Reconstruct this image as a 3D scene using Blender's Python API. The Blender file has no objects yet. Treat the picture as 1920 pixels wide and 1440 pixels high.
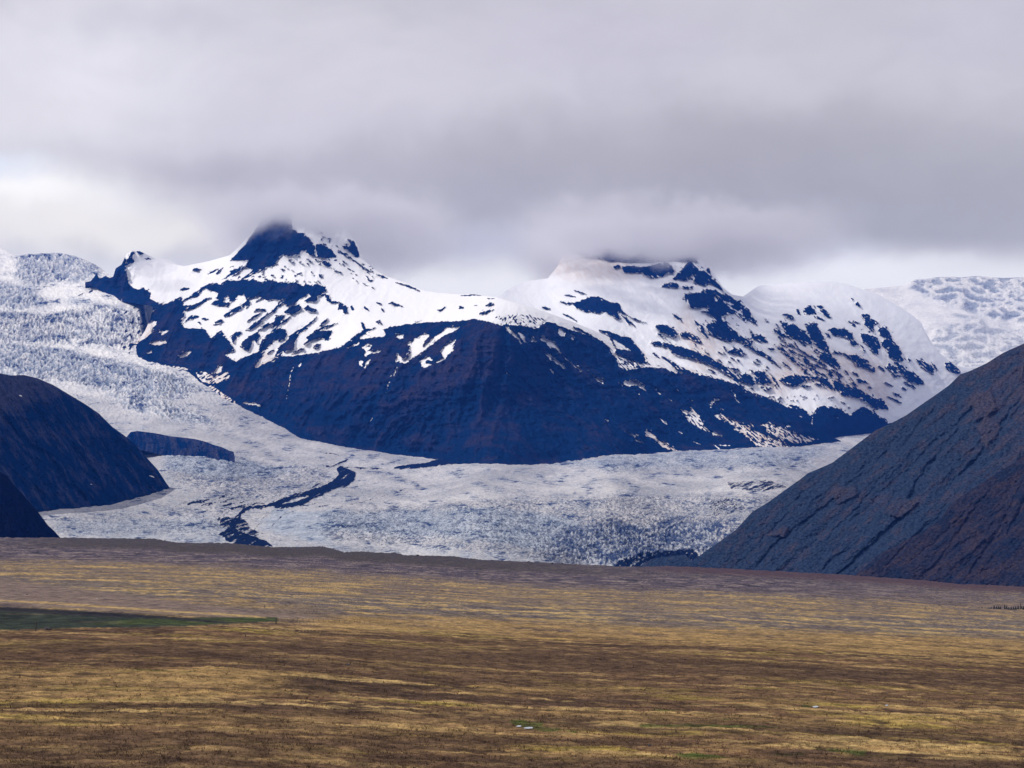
import bpy, math, random
import numpy as np

# ------------------------------------------------------------------ camera
F = 4939.0                      # focal length in photograph pixels (1920 wide)
HORIZ = 1050.0                  # photograph row of the true horizon
PITCH = math.atan((HORIZ - 720.0) / F)
CAMZ = 30.0
scene = bpy.context.scene
cam_data = bpy.data.cameras.new("camera")
cam_data.sensor_width = 36.0
cam_data.lens = 36.0 * F / 1920.0
cam_data.clip_start = 1.0
cam_data.clip_end = 80000.0
cam = bpy.data.objects.new("camera", cam_data)
scene.collection.objects.link(cam)
cam.location = (0, 0, CAMZ)
cam.rotation_euler = (math.pi / 2 + PITCH, 0, 0)
scene.camera = cam

# ------------------------------------------------------------------ sun
SUN = np.array([-0.62, -0.36, 0.70]); SUN = SUN / np.linalg.norm(SUN)
sun_data = bpy.data.lights.new("sun", 'SUN')
sun_data.energy = 3.2
sun_data.angle = math.radians(0.6)
sun_data.color = (1.0, 0.93, 0.84)
sun = bpy.data.objects.new("sun", sun_data)
scene.collection.objects.link(sun)
from mathutils import Vector
sun.rotation_euler = Vector(SUN).to_track_quat('Z', 'Y').to_euler()

scene.view_settings.view_transform = 'Standard'
scene.view_settings.look = 'None'
scene.view_settings.exposure = 0.0
scene.view_settings.gamma = 1.0
scene.view_settings.use_curve_mapping = False
scene.cycles.use_denoising = True
scene.cycles.max_bounces = 5
scene.cycles.diffuse_bounces = 2
scene.cycles.volume_bounces = 3
scene.cycles.volume_step_rate = 1.0
scene.cycles.volume_max_steps = 64

# ------------------------------------------------------------------ node helper
class NT:
    def __init__(self, nt):
        self.nt = nt; self.N = nt.nodes; self.L = nt.links
    def new(self, t, **kw):
        n = self.N.new(t)
        for k, v in kw.items(): setattr(n, k, v)
        return n
    def put(self, sock, v):
        if isinstance(v, bpy.types.NodeSocket): self.L.new(v, sock)
        elif v is not None: sock.default_value = v
    def m(self, op, a, b=None, c=None, clamp=False):
        n = self.new('ShaderNodeMath', operation=op, use_clamp=clamp)
        self.put(n.inputs[0], a)
        if b is not None: self.put(n.inputs[1], b)
        if c is not None: self.put(n.inputs[2], c)
        return n.outputs[0]
    def vm(self, op, a, b=None, out=0):
        n = self.new('ShaderNodeVectorMath', operation=op)
        self.put(n.inputs[0], a)
        if b is not None: self.put(n.inputs[1], b)
        return n.outputs[out]
    def mix(self, f, a, b):
        n = self.new('ShaderNodeMix', data_type='RGBA')
        self.put(n.inputs[0], f)
        for s, v in ((n.inputs[6], a), (n.inputs[7], b)):
            if isinstance(v, tuple) and len(v) == 3: v = v + (1.0,)
            self.put(s, v)
        return n.outputs[2]
    def mixmul(self, a, b):
        n = self.new('ShaderNodeMix', data_type='RGBA', blend_type='MULTIPLY')
        n.inputs[0].default_value = 1.0
        for s, v in ((n.inputs[6], a), (n.inputs[7], b)):
            if isinstance(v, tuple) and len(v) == 3: v = v + (1.0,)
            self.put(s, v)
        return n.outputs[2]
    def noise(self, vec, scale, detail=4.0, rough=0.5, dist=0.0, out=0):
        n = self.new('ShaderNodeTexNoise')
        self.put(n.inputs['Vector'], vec)
        n.inputs['Scale'].default_value = scale
        n.inputs['Detail'].default_value = detail
        n.inputs['Roughness'].default_value = rough
        n.inputs['Distortion'].default_value = dist
        return n.outputs[out]
    def mr(self, v, a, b, c=0.0, d=1.0, smooth=True):
        n = self.new('ShaderNodeMapRange', interpolation_type='SMOOTHSTEP' if smooth else 'LINEAR')
        self.put(n.inputs[0], v)
        for i, x in zip((1, 2, 3, 4), (a, b, c, d)): self.put(n.inputs[i], x)
        return n.outputs[0]
    def attr(self, name, out='Fac'):
        n = self.new('ShaderNodeAttribute', attribute_name=name)
        return n.outputs[out]

# ------------------------------------------------------------------ world: cloud deck over a Nishita sky
def pdir(px, py):
    """world direction of a photograph point"""
    px = np.asarray(px, float); py = np.asarray(py, float)
    cx = (px - 960.0) / F; cy = (720.0 - py) / F
    c, s = math.cos(PITCH), math.sin(PITCH)
    y = c - cy * s
    z = s + cy * c
    return cx, y + 0 * cx, z + 0 * cx

world = bpy.data.worlds.new("World")
scene.world = world
world.use_nodes = True
w = NT(world.node_tree)
w.N.clear()
sky = w.new('ShaderNodeTexSky', sky_type='NISHITA')
sky.sun_disc = False
sky.sun_elevation = math.asin(SUN[2])
sky.sun_rotation = math.atan2(SUN[0], SUN[1])
bg_sky = w.new('ShaderNodeBackground'); bg_sky.inputs[1].default_value = 0.12
w.L.new(sky.outputs[0], bg_sky.inputs[0])
tc = w.new('ShaderNodeTexCoord')
d = tc.outputs['Generated']
sep = w.new('ShaderNodeSeparateXYZ'); w.L.new(d, sep.inputs[0])
dz = sep.outputs[2]
# soft billows: noise on the direction, stretched flat towards the horizon
warp = w.vm('ADD', d, w.vm('SCALE', w.vm('SUBTRACT', w.noise(d, 9.0, 3.0, 0.55, out=1), (0.5, 0.5, 0.5))))
warp.node.inputs[1].links[0].from_node.inputs['Scale'].default_value = 0.075
warp2 = w.vm('ADD', d, w.vm('SCALE', w.vm('SUBTRACT', w.noise(d, 22.0, 4.0, 0.55, out=1), (0.5, 0.5, 0.5))))
warp2.node.inputs[1].links[0].from_node.inputs['Scale'].default_value = 0.030
st = w.new('ShaderNodeMapping'); st.inputs['Scale'].default_value = (1.0, 1.0, 1.9)
w.L.new(warp, st.inputs[0])
n_big = w.noise(st.outputs[0], 9.0, 4.0, 0.50)
n_fine = w.noise(st.outputs[0], 26.0, 6.0, 0.52)
def blob(px, py, rx, ry, use=None):
    x, y, z = pdir(px, py)
    v = w.vm('SUBTRACT', use or warp2, (float(x), float(y), float(z)))
    v = w.vm('MULTIPLY', v, (F / rx, 1.0, F / ry))
    r = w.vm('LENGTH', v, out=1)
    return w.mr(r, 0.0, 1.0, 1.0, 0.0)
def S(r, g, b):
    return tuple((c / 255.0 / 12.92) if c <= 10 else (((c / 255.0 + 0.055) / 1.055) ** 2.4) for c in (r, g, b))
col = w.mix(w.mr(n_big, 0.30, 0.70), S(192, 190, 197), S(204, 202, 208))
# darker underside, seen lower down
low = w.mr(dz, 0.118, 0.19, 1.0, 0.0)
col = w.mix(w.m('MULTIPLY', low, 0.35), col, S(166, 162, 168))
for (px, py, rx, ry, c, k) in SKY_BLOBS if 'SKY_BLOBS' in globals() else [
        (150, 130, 700, 260, S(226, 224, 230), 1.0),
        (60, 240, 520, 140, S(228, 226, 229), 0.8),
        (700, 170, 560, 220, S(210, 207, 214), 0.8),
        (1150, 90, 420, 170, S(200, 197, 208), 0.6),
        (1850, 60, 400, 170, S(192, 191, 203), 0.6),
        (330, 60, 300, 60, S(190, 189, 200), 0.5),
        (1550, 370, 1500, 230, S(172, 171, 174), 0.95),
        (850, 380, 620, 150, S(178, 176, 180), 0.9),
        (560, 330, 420, 90, S(188, 184, 190), 0.8),
        (1250, 290, 700, 110, S(172, 169, 172), 0.7),
        (40, 390, 520, 110, S(255, 254, 251), 1.0),
        (-60, 330, 260, 60, S(232, 240, 252), 0.9),
        (230, 445, 760, 85, S(240, 237, 230), 1.0),
        (800, 475, 240, 70, S(190, 192, 207), 0.8),
        (880, 530, 380, 55, S(234, 231, 224), 1.0),
        (1060, 465, 300, 70, S(206, 206, 216), 0.9),
        (1450, 490, 280, 75, S(216, 219, 230), 1.0),
        (1620, 520, 420, 60, S(238, 239, 244), 1.0),
        (1800, 525, 300, 40, S(206, 205, 212), 0.9)]:
    col = w.mix(w.m('MULTIPLY', blob(px, py, rx, ry), k), col, c)
col = w.mixmul(col, w.mix(w.mr(n_fine, 0.3, 0.7), (0.965, 0.965, 0.965), (1.03, 1.03, 1.03)))
# light leaking in under the cloud base, all round the horizon
rimz = w.m('ADD', dz, w.m('MULTIPLY', w.m('SUBTRACT', n_big, 0.5), 0.016))
rim = w.m('MULTIPLY', w.mr(rimz, 0.102, 0.121, 1.0, 0.0), 0.9)
col = w.mix(rim, col, S(244, 244, 244))
# behind the viewer and overhead the deck is plain and brighter towards the sun
bg_cl = w.new('ShaderNodeBackground'); w.L.new(w.mixmul(col, (1.20, 1.18, 1.14)), bg_cl.inputs[0]); bg_cl.inputs[1].default_value = 1.0
gap = w.m('MULTIPLY', w.mr(w.noise(d, 3.2, 4.0, 0.5), 0.60, 0.70), w.mr(dz, 0.30, 0.5))
mixs = w.new('ShaderNodeMixShader')
w.L.new(gap, mixs.inputs[0]); w.L.new(bg_cl.outputs[0], mixs.inputs[1]); w.L.new(bg_sky.outputs[0], mixs.inputs[2])
wo = w.new('ShaderNodeOutputWorld'); w.L.new(mixs.outputs[0], wo.inputs[0])

# ------------------------------------------------------------------ numeric helpers
def h2(ix, iy, seed):
    a = (ix.astype(np.int64) * 374761393 + iy.astype(np.int64) * 668265263 + seed * 1442695041) & 0x7fffffff
    a = ((a ^ (a >> 13)) * 1274126177) & 0x7fffffff
    return ((a ^ (a >> 16)) & 0xffff) / 65535.0
def gnoise(x, y, seed=0):
    x = np.asarray(x, float); y = np.asarray(y, float)
    x0 = np.floor(x); y0 = np.floor(y); fx = x - x0; fy = y - y0
    u = fx * fx * fx * (fx * (fx * 6 - 15) + 10); v = fy * fy * fy * (fy * (fy * 6 - 15) + 10)
    r = 0
    for dx in (0, 1):
        for dy in (0, 1):
            a = h2(x0 + dx, y0 + dy, seed) * 2 * math.pi
            g = np.cos(a) * (fx - dx) + np.sin(a) * (fy - dy)
            r = r + g * (u if dx else 1 - u) * (v if dy else 1 - v)
    return r * 1.5
def fbm(x, y, o=4, seed=0, g=0.5, lac=2.03):
    s = 0; a = 1.0; t = 0
    for i in range(o):
        s = s + a * gnoise(x, y, seed + i * 17); t += a; a *= g; x = x * lac + 3.1; y = y * lac + 1.7
    return s / t
def ridge(x, y, o=4, seed=0, g=0.5):
    s = 0; a = 1.0; t = 0
    for i in range(o):
        s = s + a * (1 - 2.2 * np.abs(gnoise(x, y, seed + i * 17))); t += a; a *= g; x = x * 2.07 + 3.1; y = y * 2.07 + 1.7
    return s / t
def sm(x, a, b):
    t = np.clip((x - a) / (b - a), 0, 1); return t * t * (3 - 2 * t)
def curve(pts):
    p = np.array(sorted(pts), float)
    return lambda x: np.interp(x, p[:, 0], p[:, 1])
def Z(ox, oy, pts, s=4.8):
    return [(ox + x / s, oy + y / s) for x, y in pts]

class Canvas:
    """a map of surface cover (snow, debris, ice, some painted shade) in survey coordinates"""
    def __init__(self, x0, y0, x1, y1, val=0.0):
        self.x0, self.y0 = x0, y0
        self.a = np.full((y1 - y0, x1 - x0), float(val))
    def poly(self, pts, val=1.0, alpha=1.0):
        p = np.array(pts, float) - (self.x0, self.y0)
        H, W = self.a.shape
        xa, ya = np.floor(p.min(0)).astype(int) - 1; xb, yb = np.ceil(p.max(0)).astype(int) + 2
        xa = max(xa, 0); ya = max(ya, 0); xb = min(xb, W); yb = min(yb, H)
        if xb <= xa or yb <= ya: return
        X, Y = np.meshgrid(np.arange(xa, xb) + 0.0, np.arange(ya, yb) + 0.0)
        ins = np.zeros(X.shape, bool)
        q = np.roll(p, -1, 0)
        for (ax, ay), (bx, by) in zip(p, q):
            if ay == by: continue
            c = (ay > Y) != (by > Y)
            ins ^= c & (X < (bx - ax) * (Y - ay) / (by - ay) + ax)
        sub = self.a[ya:yb, xa:xb]
        sub[ins] = sub[ins] * (1 - alpha) + val * alpha
    def stroke(self, pts, w, val=1.0, alpha=1.0):
        p = np.array(pts, float); n = len(p)
        if n == 2: p = np.array([p[0], (p[0] + p[1]) / 2, p[1]]); n = 3
        t = np.gradient(p, axis=0); t /= np.linalg.norm(t, axis=1)[:, None] + 1e-9
        nn = np.stack([-t[:, 1], t[:, 0]], 1)
        k = np.sin(np.linspace(0.12, math.pi - 0.12, n)) ** 0.6
        ww = (w / 2 * k)[:, None]
        self.poly(list(map(tuple, p + nn * ww)) + list(map(tuple, (p - nn * ww)[::-1])), val, alpha)
    def blur(self, n=1, wx=1, wy=1):
        a = self.a
        for _ in range(n):
            for ax, ww in ((1, wx), (0, wy)):
                b = a.copy()
                for k in range(1, ww + 1):
                    b += np.roll(a, k, ax) + np.roll(a, -k, ax)
                a = b / (2 * ww + 1)
        self.a = a; return self
    def at(self, x, y):
        H, W = self.a.shape
        x = np.clip(x - self.x0, 0, W - 1.001); y = np.clip(y - self.y0, 0, H - 1.001)
        i = x.astype(int); j = y.astype(int); fx = x - i; fy = y - j; a = self.a
        return (a[j, i] * (1 - fx) + a[j, i + 1] * fx) * (1 - fy) + (a[j + 1, i] * (1 - fx) + a[j + 1, i + 1] * fx) * fy

class TPS:
    """smooth height/distance survey through control points"""
    def __init__(self, pts, reg=0.02):
        p = np.array(pts, float); self.p = p[:, :2] / 300.0; n = len(p)
        r = np.linalg.norm(self.p[:, None] - self.p[None], axis=2)
        K = self.k(r) + reg * np.eye(n)
        P = np.c_[np.ones(n), self.p]
        A = np.block([[K, P], [P.T, np.zeros((3, 3))]])
        s = np.linalg.solve(A, np.r_[p[:, 2], 0, 0, 0])
        self.w = s[:n]; self.c = s[n:]
    @staticmethod
    def k(r): return np.where(r > 1e-9, r * r * np.log(r + 1e-12), 0)
    def __call__(self, x, y):
        x = np.asarray(x, float); y = np.asarray(y, float)
        sh = np.broadcast(x, y).shape
        X = (np.broadcast_to(x, sh) / 300.0).ravel(); Y = (np.broadcast_to(y, sh) / 300.0).ravel()
        o = self.c[0] + self.c[1] * X + self.c[2] * Y
        for (a, b), wt in zip(self.p, self.w):
            r2 = (X - a) ** 2 + (Y - b) ** 2 + 1e-12
            o = o + wt * 0.5 * r2 * np.log(r2)
        return o.reshape(sh)

def world_pt(px, py, D):
    x, y, z = pdir(px, py)
    k = D / y
    return x * k, D + 0 * k, CAMZ + z * k

def tag(o, label=None, cat=None, group=None, kind=None):
    if label: o['label'] = label
    if cat: o['category'] = cat
    if group: o['group'] = group
    if kind: o['kind'] = kind
    return o

def grid_mesh(name, X, Y, Zc, mat, attrs=None, smooth=True):
    R, C = X.shape
    me = bpy.data.meshes.new(name)
    co = np.stack([X, Y, Zc], -1).reshape(-1, 3).astype(np.float32)
    idx = np.arange(R * C).reshape(R, C)
    q = np.stack([idx[:-1, :-1], idx[:-1, 1:], idx[1:, 1:], idx[1:, :-1]], -1).reshape(-1, 4).astype(np.int32)
    me.vertices.add(R * C); me.vertices.foreach_set('co', co.ravel())
    me.loops.add(q.size); me.loops.foreach_set('vertex_index', q.ravel())
    me.polygons.add(len(q))
    me.polygons.foreach_set('loop_start', np.arange(0, q.size, 4, dtype=np.int32))
    me.polygons.foreach_set('use_smooth', np.full(len(q), smooth))
    me.update(calc_edges=True)
    for k, v in (attrs or {}).items():
        if v.ndim == 3:
            a = me.attributes.new(k, 'FLOAT_COLOR', 'POINT')
            v = np.concatenate([v, np.ones(v.shape[:2] + (1,))], -1)
            a.data.foreach_set('color', v.reshape(-1).astype(np.float32))
        else:
            a = me.attributes.new(k, 'FLOAT', 'POINT')
            a.data.foreach_set('value', v.reshape(-1).astype(np.float32))
    me.materials.append(mat)
    o = bpy.data.objects.new(name, me)
    scene.collection.objects.link(o)
    return o

def landform(name, x0, x1, T, B, Dfn, mat, step=1.5, attrs_fn=None, dz_fn=None, back=(900.0, 700.0), under=10.0, rows=None):
    """a slope surveyed between its foot B and its crest T, with a foot carried below ground and a back slope behind the crest"""
    px = np.arange(x0, x1 + step, step)
    t, b = T(px), B(px)
    b = np.maximum(b, t + 0.5)
    if rows is None: rows = int(np.max(b - t) / step) + 2
    u = np.linspace(0, 1, rows)[:, None]
    py = b[None] + (t - b)[None] * u
    PX = np.broadcast_to(px[None], py.shape)
    D = Dfn(PX, py)
    X, Y, Zc = world_pt(PX, py, D)
    A = attrs_fn(PX, py) if attrs_fn else {}
    if dz_fn is not None: Zc = Zc + dz_fn(PX, py, D)
    pre = []
    for k in (2, 1):                                   # foot below ground
        pre.append((X[0], Y[0] - 2.0 * k * under, Zc[0] - k * under * 2.0))
    post = []
    bl, bd = back
    for k in (0.06, 0.15, 0.35, 0.65, 1.0):            # slope behind the crest
        sc = (Y[-1] + bl * k) / Y[-1]
        post.append((X[-1] * sc, Y[-1] + bl * k, Zc[-1] - bd * k ** 1.25))
    X = np.vstack([p[0] for p in pre] + [X] + [p[0] for p in post])
    Y = np.vstack([p[1] for p in pre] + [Y] + [p[1] for p in post])
    Zc = np.vstack([p[2] for p in pre] + [Zc] + [p[2] for p in post])
    for k in list(A):
        v = A[k]
        A[k] = np.concatenate([v[:1]] * 2 + [v] + [v[-1:]] * 5, 0)
    return grid_mesh(name, X, Y, Zc, mat, A)
# ------------------------------------------------------------------ materials
def new_mat(name):
    m = bpy.data.materials.new(name); m.use_nodes = True
    t = NT(m.node_tree); t.N.clear()
    b = t.new('ShaderNodeBsdfPrincipled'); o = t.new('ShaderNodeOutputMaterial')
    t.L.new(b.outputs[0], o.inputs[0])
    return m, t, b
def objco(t): return t.new('ShaderNodeTexCoord').outputs['Object']

def mountain_mat(name, blue, brown, snow=(0.76, 0.77, 0.79), dirty=(0.56, 0.47, 0.41), fs=0.14, bump=6.0, bs=1.0):
    m, t, b = new_mat(name)
    co = objco(t)
    sn, br, dr = t.attr('snow'), t.attr('brown'), t.attr('dirty')
    edge = t.noise(co, fs, 4.0, 0.6)
    s = t.m('ADD', sn, t.m('MULTIPLY', t.m('SUBTRACT', edge, 0.5), 0.6))
    sf = t.mr(s, 0.41, 0.59)
    n1 = t.noise(co, 0.012 * bs, 7.0, 0.62); n2 = t.noise(co, 0.09 * bs, 5.0, 0.65)
    rock = t.mix(t.m('ADD', br, t.m('MULTIPLY', t.m('SUBTRACT', n1, 0.52), 2.2), clamp=True), blue, brown)
    rock = t.mixmul(rock, t.mix(t.mr(n2, 0.3, 0.7), (0.5, 0.54, 0.62), (1.7, 1.6, 1.45)))
    sc = t.mix(t.m('ADD', dr, t.m('MULTIPLY', t.m('SUBTRACT', n1, 0.55), 0.25), clamp=True), snow, dirty)
    t.L.new(t.mix(sf, rock, sc), b.inputs['Base Color'])
    b.inputs['Roughness'].default_value = 0.85
    b.inputs['Specular IOR Level'].default_value = 0.0
    bp = t.new('ShaderNodeBump'); bp.inputs['Strength'].default_value = 1.0
    bp.inputs['Distance'].default_value = 1.0
    hh = t.m('ADD', t.m('MULTIPLY', t.noise(co, 0.035 * bs, 8.0, 0.68), bump * 1.6 / bs), t.m('MULTIPLY', t.noise(co, 0.16 * bs, 5.0, 0.6), bump * 0.35 / bs))
    rockh = t.m('MULTIPLY', hh, t.m('SUBTRACT', 1.0, t.m('MULTIPLY', sf, 0.88)))
    t.L.new(t.m('ADD', rockh, t.m('MULTIPLY', sf, 1.5)), bp.inputs['Height'])
    t.L.new(bp.outputs[0], b.inputs['Normal'])
    return m

M_main = mountain_mat('basalt_and_snow', (0.0022, 0.014, 0.052), (0.027, 0.022, 0.038))
M_rear = mountain_mat('basalt_and_snow_high', (0.0020, 0.012, 0.050), (0.012, 0.017, 0.042), snow=(0.74, 0.76, 0.80))
M_right = mountain_mat('scree_slope', (0.018, 0.031, 0.062), (0.040, 0.037, 0.054), fs=0.1, bump=5.0, bs=2.6)
M_near = mountain_mat('brown_scree', (0.012, 0.018, 0.038), (0.032, 0.026, 0.036), fs=0.1, bump=5.0, bs=2.6)
M_lefthill = mountain_mat('dark_scree', (0.0012, 0.014, 0.062), (0.042, 0.046, 0.088), fs=0.1, bump=5.0, bs=2.6)
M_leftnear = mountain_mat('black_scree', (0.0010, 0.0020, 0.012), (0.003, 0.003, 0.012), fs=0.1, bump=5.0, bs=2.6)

def ice_mat(name):
    m, t, b = new_mat(name)
    co = objco(t)
    ice, dirt, rough = t.attr('ice'), t.attr('dirt'), t.attr('rough')  # ice: bare blue ice plus the painted shade of the glacier front
    mp = t.new('ShaderNodeMapping'); mp.inputs['Scale'].default_value = (1.0, 0.35, 1.0)
    t.L.new(co, mp.inputs[0]); v = mp.outputs[0]
    n1 = t.noise(v, 0.03, 6.0, 0.6); n2 = t.noise(v, 0.14, 6.0, 0.65); n3 = t.noise(v, 0.006, 4.0, 0.5)
    clean = t.mix(t.mr(n3, 0.35, 0.65), (0.37, 0.37, 0.385), (0.54, 0.53, 0.53))
    clean = t.mix(t.attr('firn'), clean, (0.80, 0.79, 0.77))
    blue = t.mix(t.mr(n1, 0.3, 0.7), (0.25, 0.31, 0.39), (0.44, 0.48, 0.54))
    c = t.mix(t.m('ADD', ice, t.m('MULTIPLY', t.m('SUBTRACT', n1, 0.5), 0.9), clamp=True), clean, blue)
    c = t.mix(t.mr(t.m('ADD', t.attr('crack'), t.m('MULTIPLY', t.m('SUBTRACT', n2, 0.5), 0.8)), 0.12, 0.80), c, (0.020, 0.042, 0.12))
    # fine net of crevasses
    def net(sc_, w_): return t.mr(t.m('ABSOLUTE', t.m('SUBTRACT', t.noise(v, sc_, 3.0, 0.55, 0.6), 0.5)), 0.0, w_, 1.0, 0.0)
    k_ = t.m('MULTIPLY', t.m('ADD', t.m('MULTIPLY', rough, 0.85), 0.22, clamp=True), t.m('SUBTRACT', 1.0, t.m('MULTIPLY', t.attr('top'), 0.75)))
    c = t.mix(t.m('MULTIPLY', net(0.045, 0.035), k_), c, (0.075, 0.095, 0.15))
    c = t.mix(t.m('MULTIPLY', net(0.11, 0.05), t.m('MULTIPLY', k_, 0.85)), c, (0.10, 0.125, 0.18))
    # wind-blown ash and grit lying in the cracks of the ice
    grit = t.m('MULTIPLY', t.mr(n2, 0.56, 0.70), t.m('ADD', t.m('MULTIPLY', rough, 0.55), 0.18))
    c = t.mix(grit, c, (0.10, 0.14, 0.24))
    dd = t.mr(t.m('ADD', dirt, t.m('MULTIPLY', t.m('SUBTRACT', n2, 0.5), 0.9)), 0.42, 0.62)
    c = t.mix(dd, c, (0.006, 0.013, 0.040))
    t.L.new(c, b.inputs['Base Color'])
    b.inputs['Roughness'].default_value = 0.75
    b.inputs['Specular IOR Level'].default_value = 0.0
    bp = t.new('ShaderNodeBump'); bp.inputs['Strength'].default_value = 1.0; bp.inputs['Distance'].default_value = 1.0
    t.L.new(t.m('MULTIPLY', t.m('ADD', t.m('MULTIPLY', n2, 3.0), t.m('MULTIPLY', n1, 6.0)), t.m('ADD', rough, 0.25)), bp.inputs['Height'])
    t.L.new(bp.outputs[0], b.inputs['Normal'])
    return m
M_ice = ice_mat('glacier_ice')

def ground_mat():
    m, t, b = new_mat('moor_grass')
    co = objco(t)
    c = t.attr('tint', 'Color')
    n1 = t.noise(co, 0.25, 6.0, 0.65); n2 = t.noise(co, 1.6, 4.0, 0.65); n3 = t.noise(co, 0.05, 5.0, 0.6)
    c = t.mixmul(c, t.mix(t.mr(n1, 0.35, 0.65), (0.58, 0.58, 0.60), (1.45, 1.40, 1.30)))
    c = t.mixmul(c, t.mix(t.mr(n2, 0.3, 0.7), (0.68, 0.67, 0.66), (1.34, 1.34, 1.3)))
    c = t.mixmul(c, t.mix(t.mr(n3, 0.3, 0.7), (0.85, 0.85, 0.87), (1.15, 1.15, 1.12)))
    t.L.new(c, b.inputs['Base Color'])
    b.inputs['Roughness'].default_value = 0.95
    b.inputs['Specular IOR Level'].default_value = 0.0
    bp = t.new('ShaderNodeBump'); bp.inputs['Strength'].default_value = 0.8; bp.inputs['Distance'].default_value = 0.35
    t.L.new(t.m('ADD', n1, t.m('MULTIPLY', n2, 0.5)), bp.inputs['Height'])
    t.L.new(bp.outputs[0], b.inputs['Normal'])
    return m
M_ground = ground_mat()
def plain(name, c, rough=0.8, spec=0.3, nscale=4.0, var=0.25):
    m, t, b = new_mat(name)
    n = t.noise(objco(t), nscale, 4.0, 0.6)
    lo = tuple(x * (1 - var) for x in c); hi = tuple(min(1, x * (1 + var)) for x in c)
    t.L.new(t.mix(t.mr(n, 0.3, 0.7), lo, hi), b.inputs['Base Color'])
    b.inputs['Roughness'].default_value = rough
    b.inputs['Specular IOR Level'].default_value = spec
    return m
M_wood = plain('weathered_wood', (0.035, 0.030, 0.030), nscale=3.0)
M_wire = plain('wire', (0.12, 0.11, 0.11), 0.5)
M_needle = plain('conifer_green', (0.018, 0.026, 0.026), nscale=1.0)
M_bark = plain('bark', (0.04, 0.03, 0.025))
M_stone = plain('boulder_stone', (0.045, 0.042, 0.045), nscale=1.5)
M_pale = plain('pale_stone', (0.34, 0.31, 0.28), nscale=1.5)
M_water = plain('still_water', (0.42, 0.46, 0.48), 0.25, 0.8)
# ------------------------------------------------------------------ survey lines
CREST = curve([(-200, 1004), (0, 1008), (100, 1008), (200, 1009), (290, 1010), (330, 1017), (420, 1018), (440, 1019), (500, 1025), (560, 1026),
    (605, 1024), (625, 1029), (645, 1035), (680, 1034), (720, 1037), (740, 1036), (760, 1041), (780, 1041), (850, 1043), (870, 1046), (900, 1049), (960, 1052), (1050, 1056),
    (1150, 1061), (1200, 1063), (1250, 1061), (1300, 1063), (1400, 1068), (1500, 1073), (1620, 1080), (1730, 1088), (1800, 1095),
    (1860, 1097), (1920, 1100), (2120, 1106)])
def crest_s(px):                       # smoothed crest used for distances
    return np.interp(px, [-200, 0, 400, 960, 1400, 1920, 2120], [1004, 1008, 1016, 1051, 1067, 1099, 1106])
def DG(px, py):                        # distance of the plain seen at a survey point
    return CAMZ * F / (np.maximum(py - crest_s(px), -14) + 40.0)

# glacier distances
GL = TPS([(-150, 1015, 4300), (0, 1012, 4300), (500, 1035, 4300), (800, 1045, 4300), (1100, 1068, 4250), (1300, 1075, 4250), (1500, 1080, 4250),
    (0, 965, 4950), (100, 960, 5050), (300, 960, 5250), (600, 960, 5400), (850, 960, 5300), (1100, 960, 5200), (1400, 960, 5200),
    (300, 900, 6000), (450, 900, 6300), (650, 905, 6700), (900, 905, 6600), (1150, 905, 6500), (1450, 905, 6500), (650, 880, 7500), (850, 867, 8400), (1050, 866, 8500), (1200, 855, 8700), (1350, 843, 9000),
    (1500, 838, 9600), (1600, 815, 11000), (1700, 780, 12500), (300, 850, 6900), (440, 862, 6900), (450, 830, 7700), (400, 800, 8000), (560, 825, 8500), (410, 745, 9200),
    (250, 665, 10000), (200, 545, 11500), (0, 535, 12000), (0, 470, 13800), (100, 478, 13300), (200, 512, 12000), (150, 740, 8800), (0, 700, 9200), (250, 810, 7900), (-150, 700, 9200), (-150, 470, 13800),
    (-150, 960, 4900), (120, 600, 10900)], reg=0.001)

B_MAIN = curve([(160, 528), (170, 531), (185, 537), (213, 559), (240, 562), (250, 566), (254, 640), (258, 672), (304, 685), (354, 697), (385, 730),
    (443, 760), (493, 783), (567, 823), (640, 838), (720, 850), (817, 863), (843, 869), (940, 872), (1040, 871), (1100, 862), (1200, 852), (1300, 844), (1400, 842), (1480, 840), (1540, 832), (1575, 826)])
T_MAIN = curve([(160, 529), (170, 527), (176, 520), (181, 512), (186, 522), (193, 520), (198, 517), (205, 521), (212, 519), (217, 503), (228, 496), (233, 485), (238, 476), (246, 470), (262, 471), (290, 484), (320, 494),
    (345, 499), (390, 490), (430, 479), (445, 466), (460, 449), (475, 430), (490, 413), (510, 402), (545, 394), (590, 392), (620, 402), (645, 422), (660, 443), (672, 463), (680, 485),
    (700, 503), (720, 516), (760, 530), (800, 546), (850, 551), (890, 552), (930, 557), (965, 567), (1010, 580), (1060, 598), (1110, 618), (1160, 642), (1200, 660), (1250, 677), (1290, 690),
    (1340, 703), (1385, 717), (1410, 733), (1440, 745), (1470, 759), (1490, 772), (1520, 790), (1545, 812), (1575, 826)])
mb = [(x, float(B_MAIN(x)), float(GL(x, B_MAIN(x)))) for x in list(range(260, 1560, 50)) + [1550]]
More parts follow.
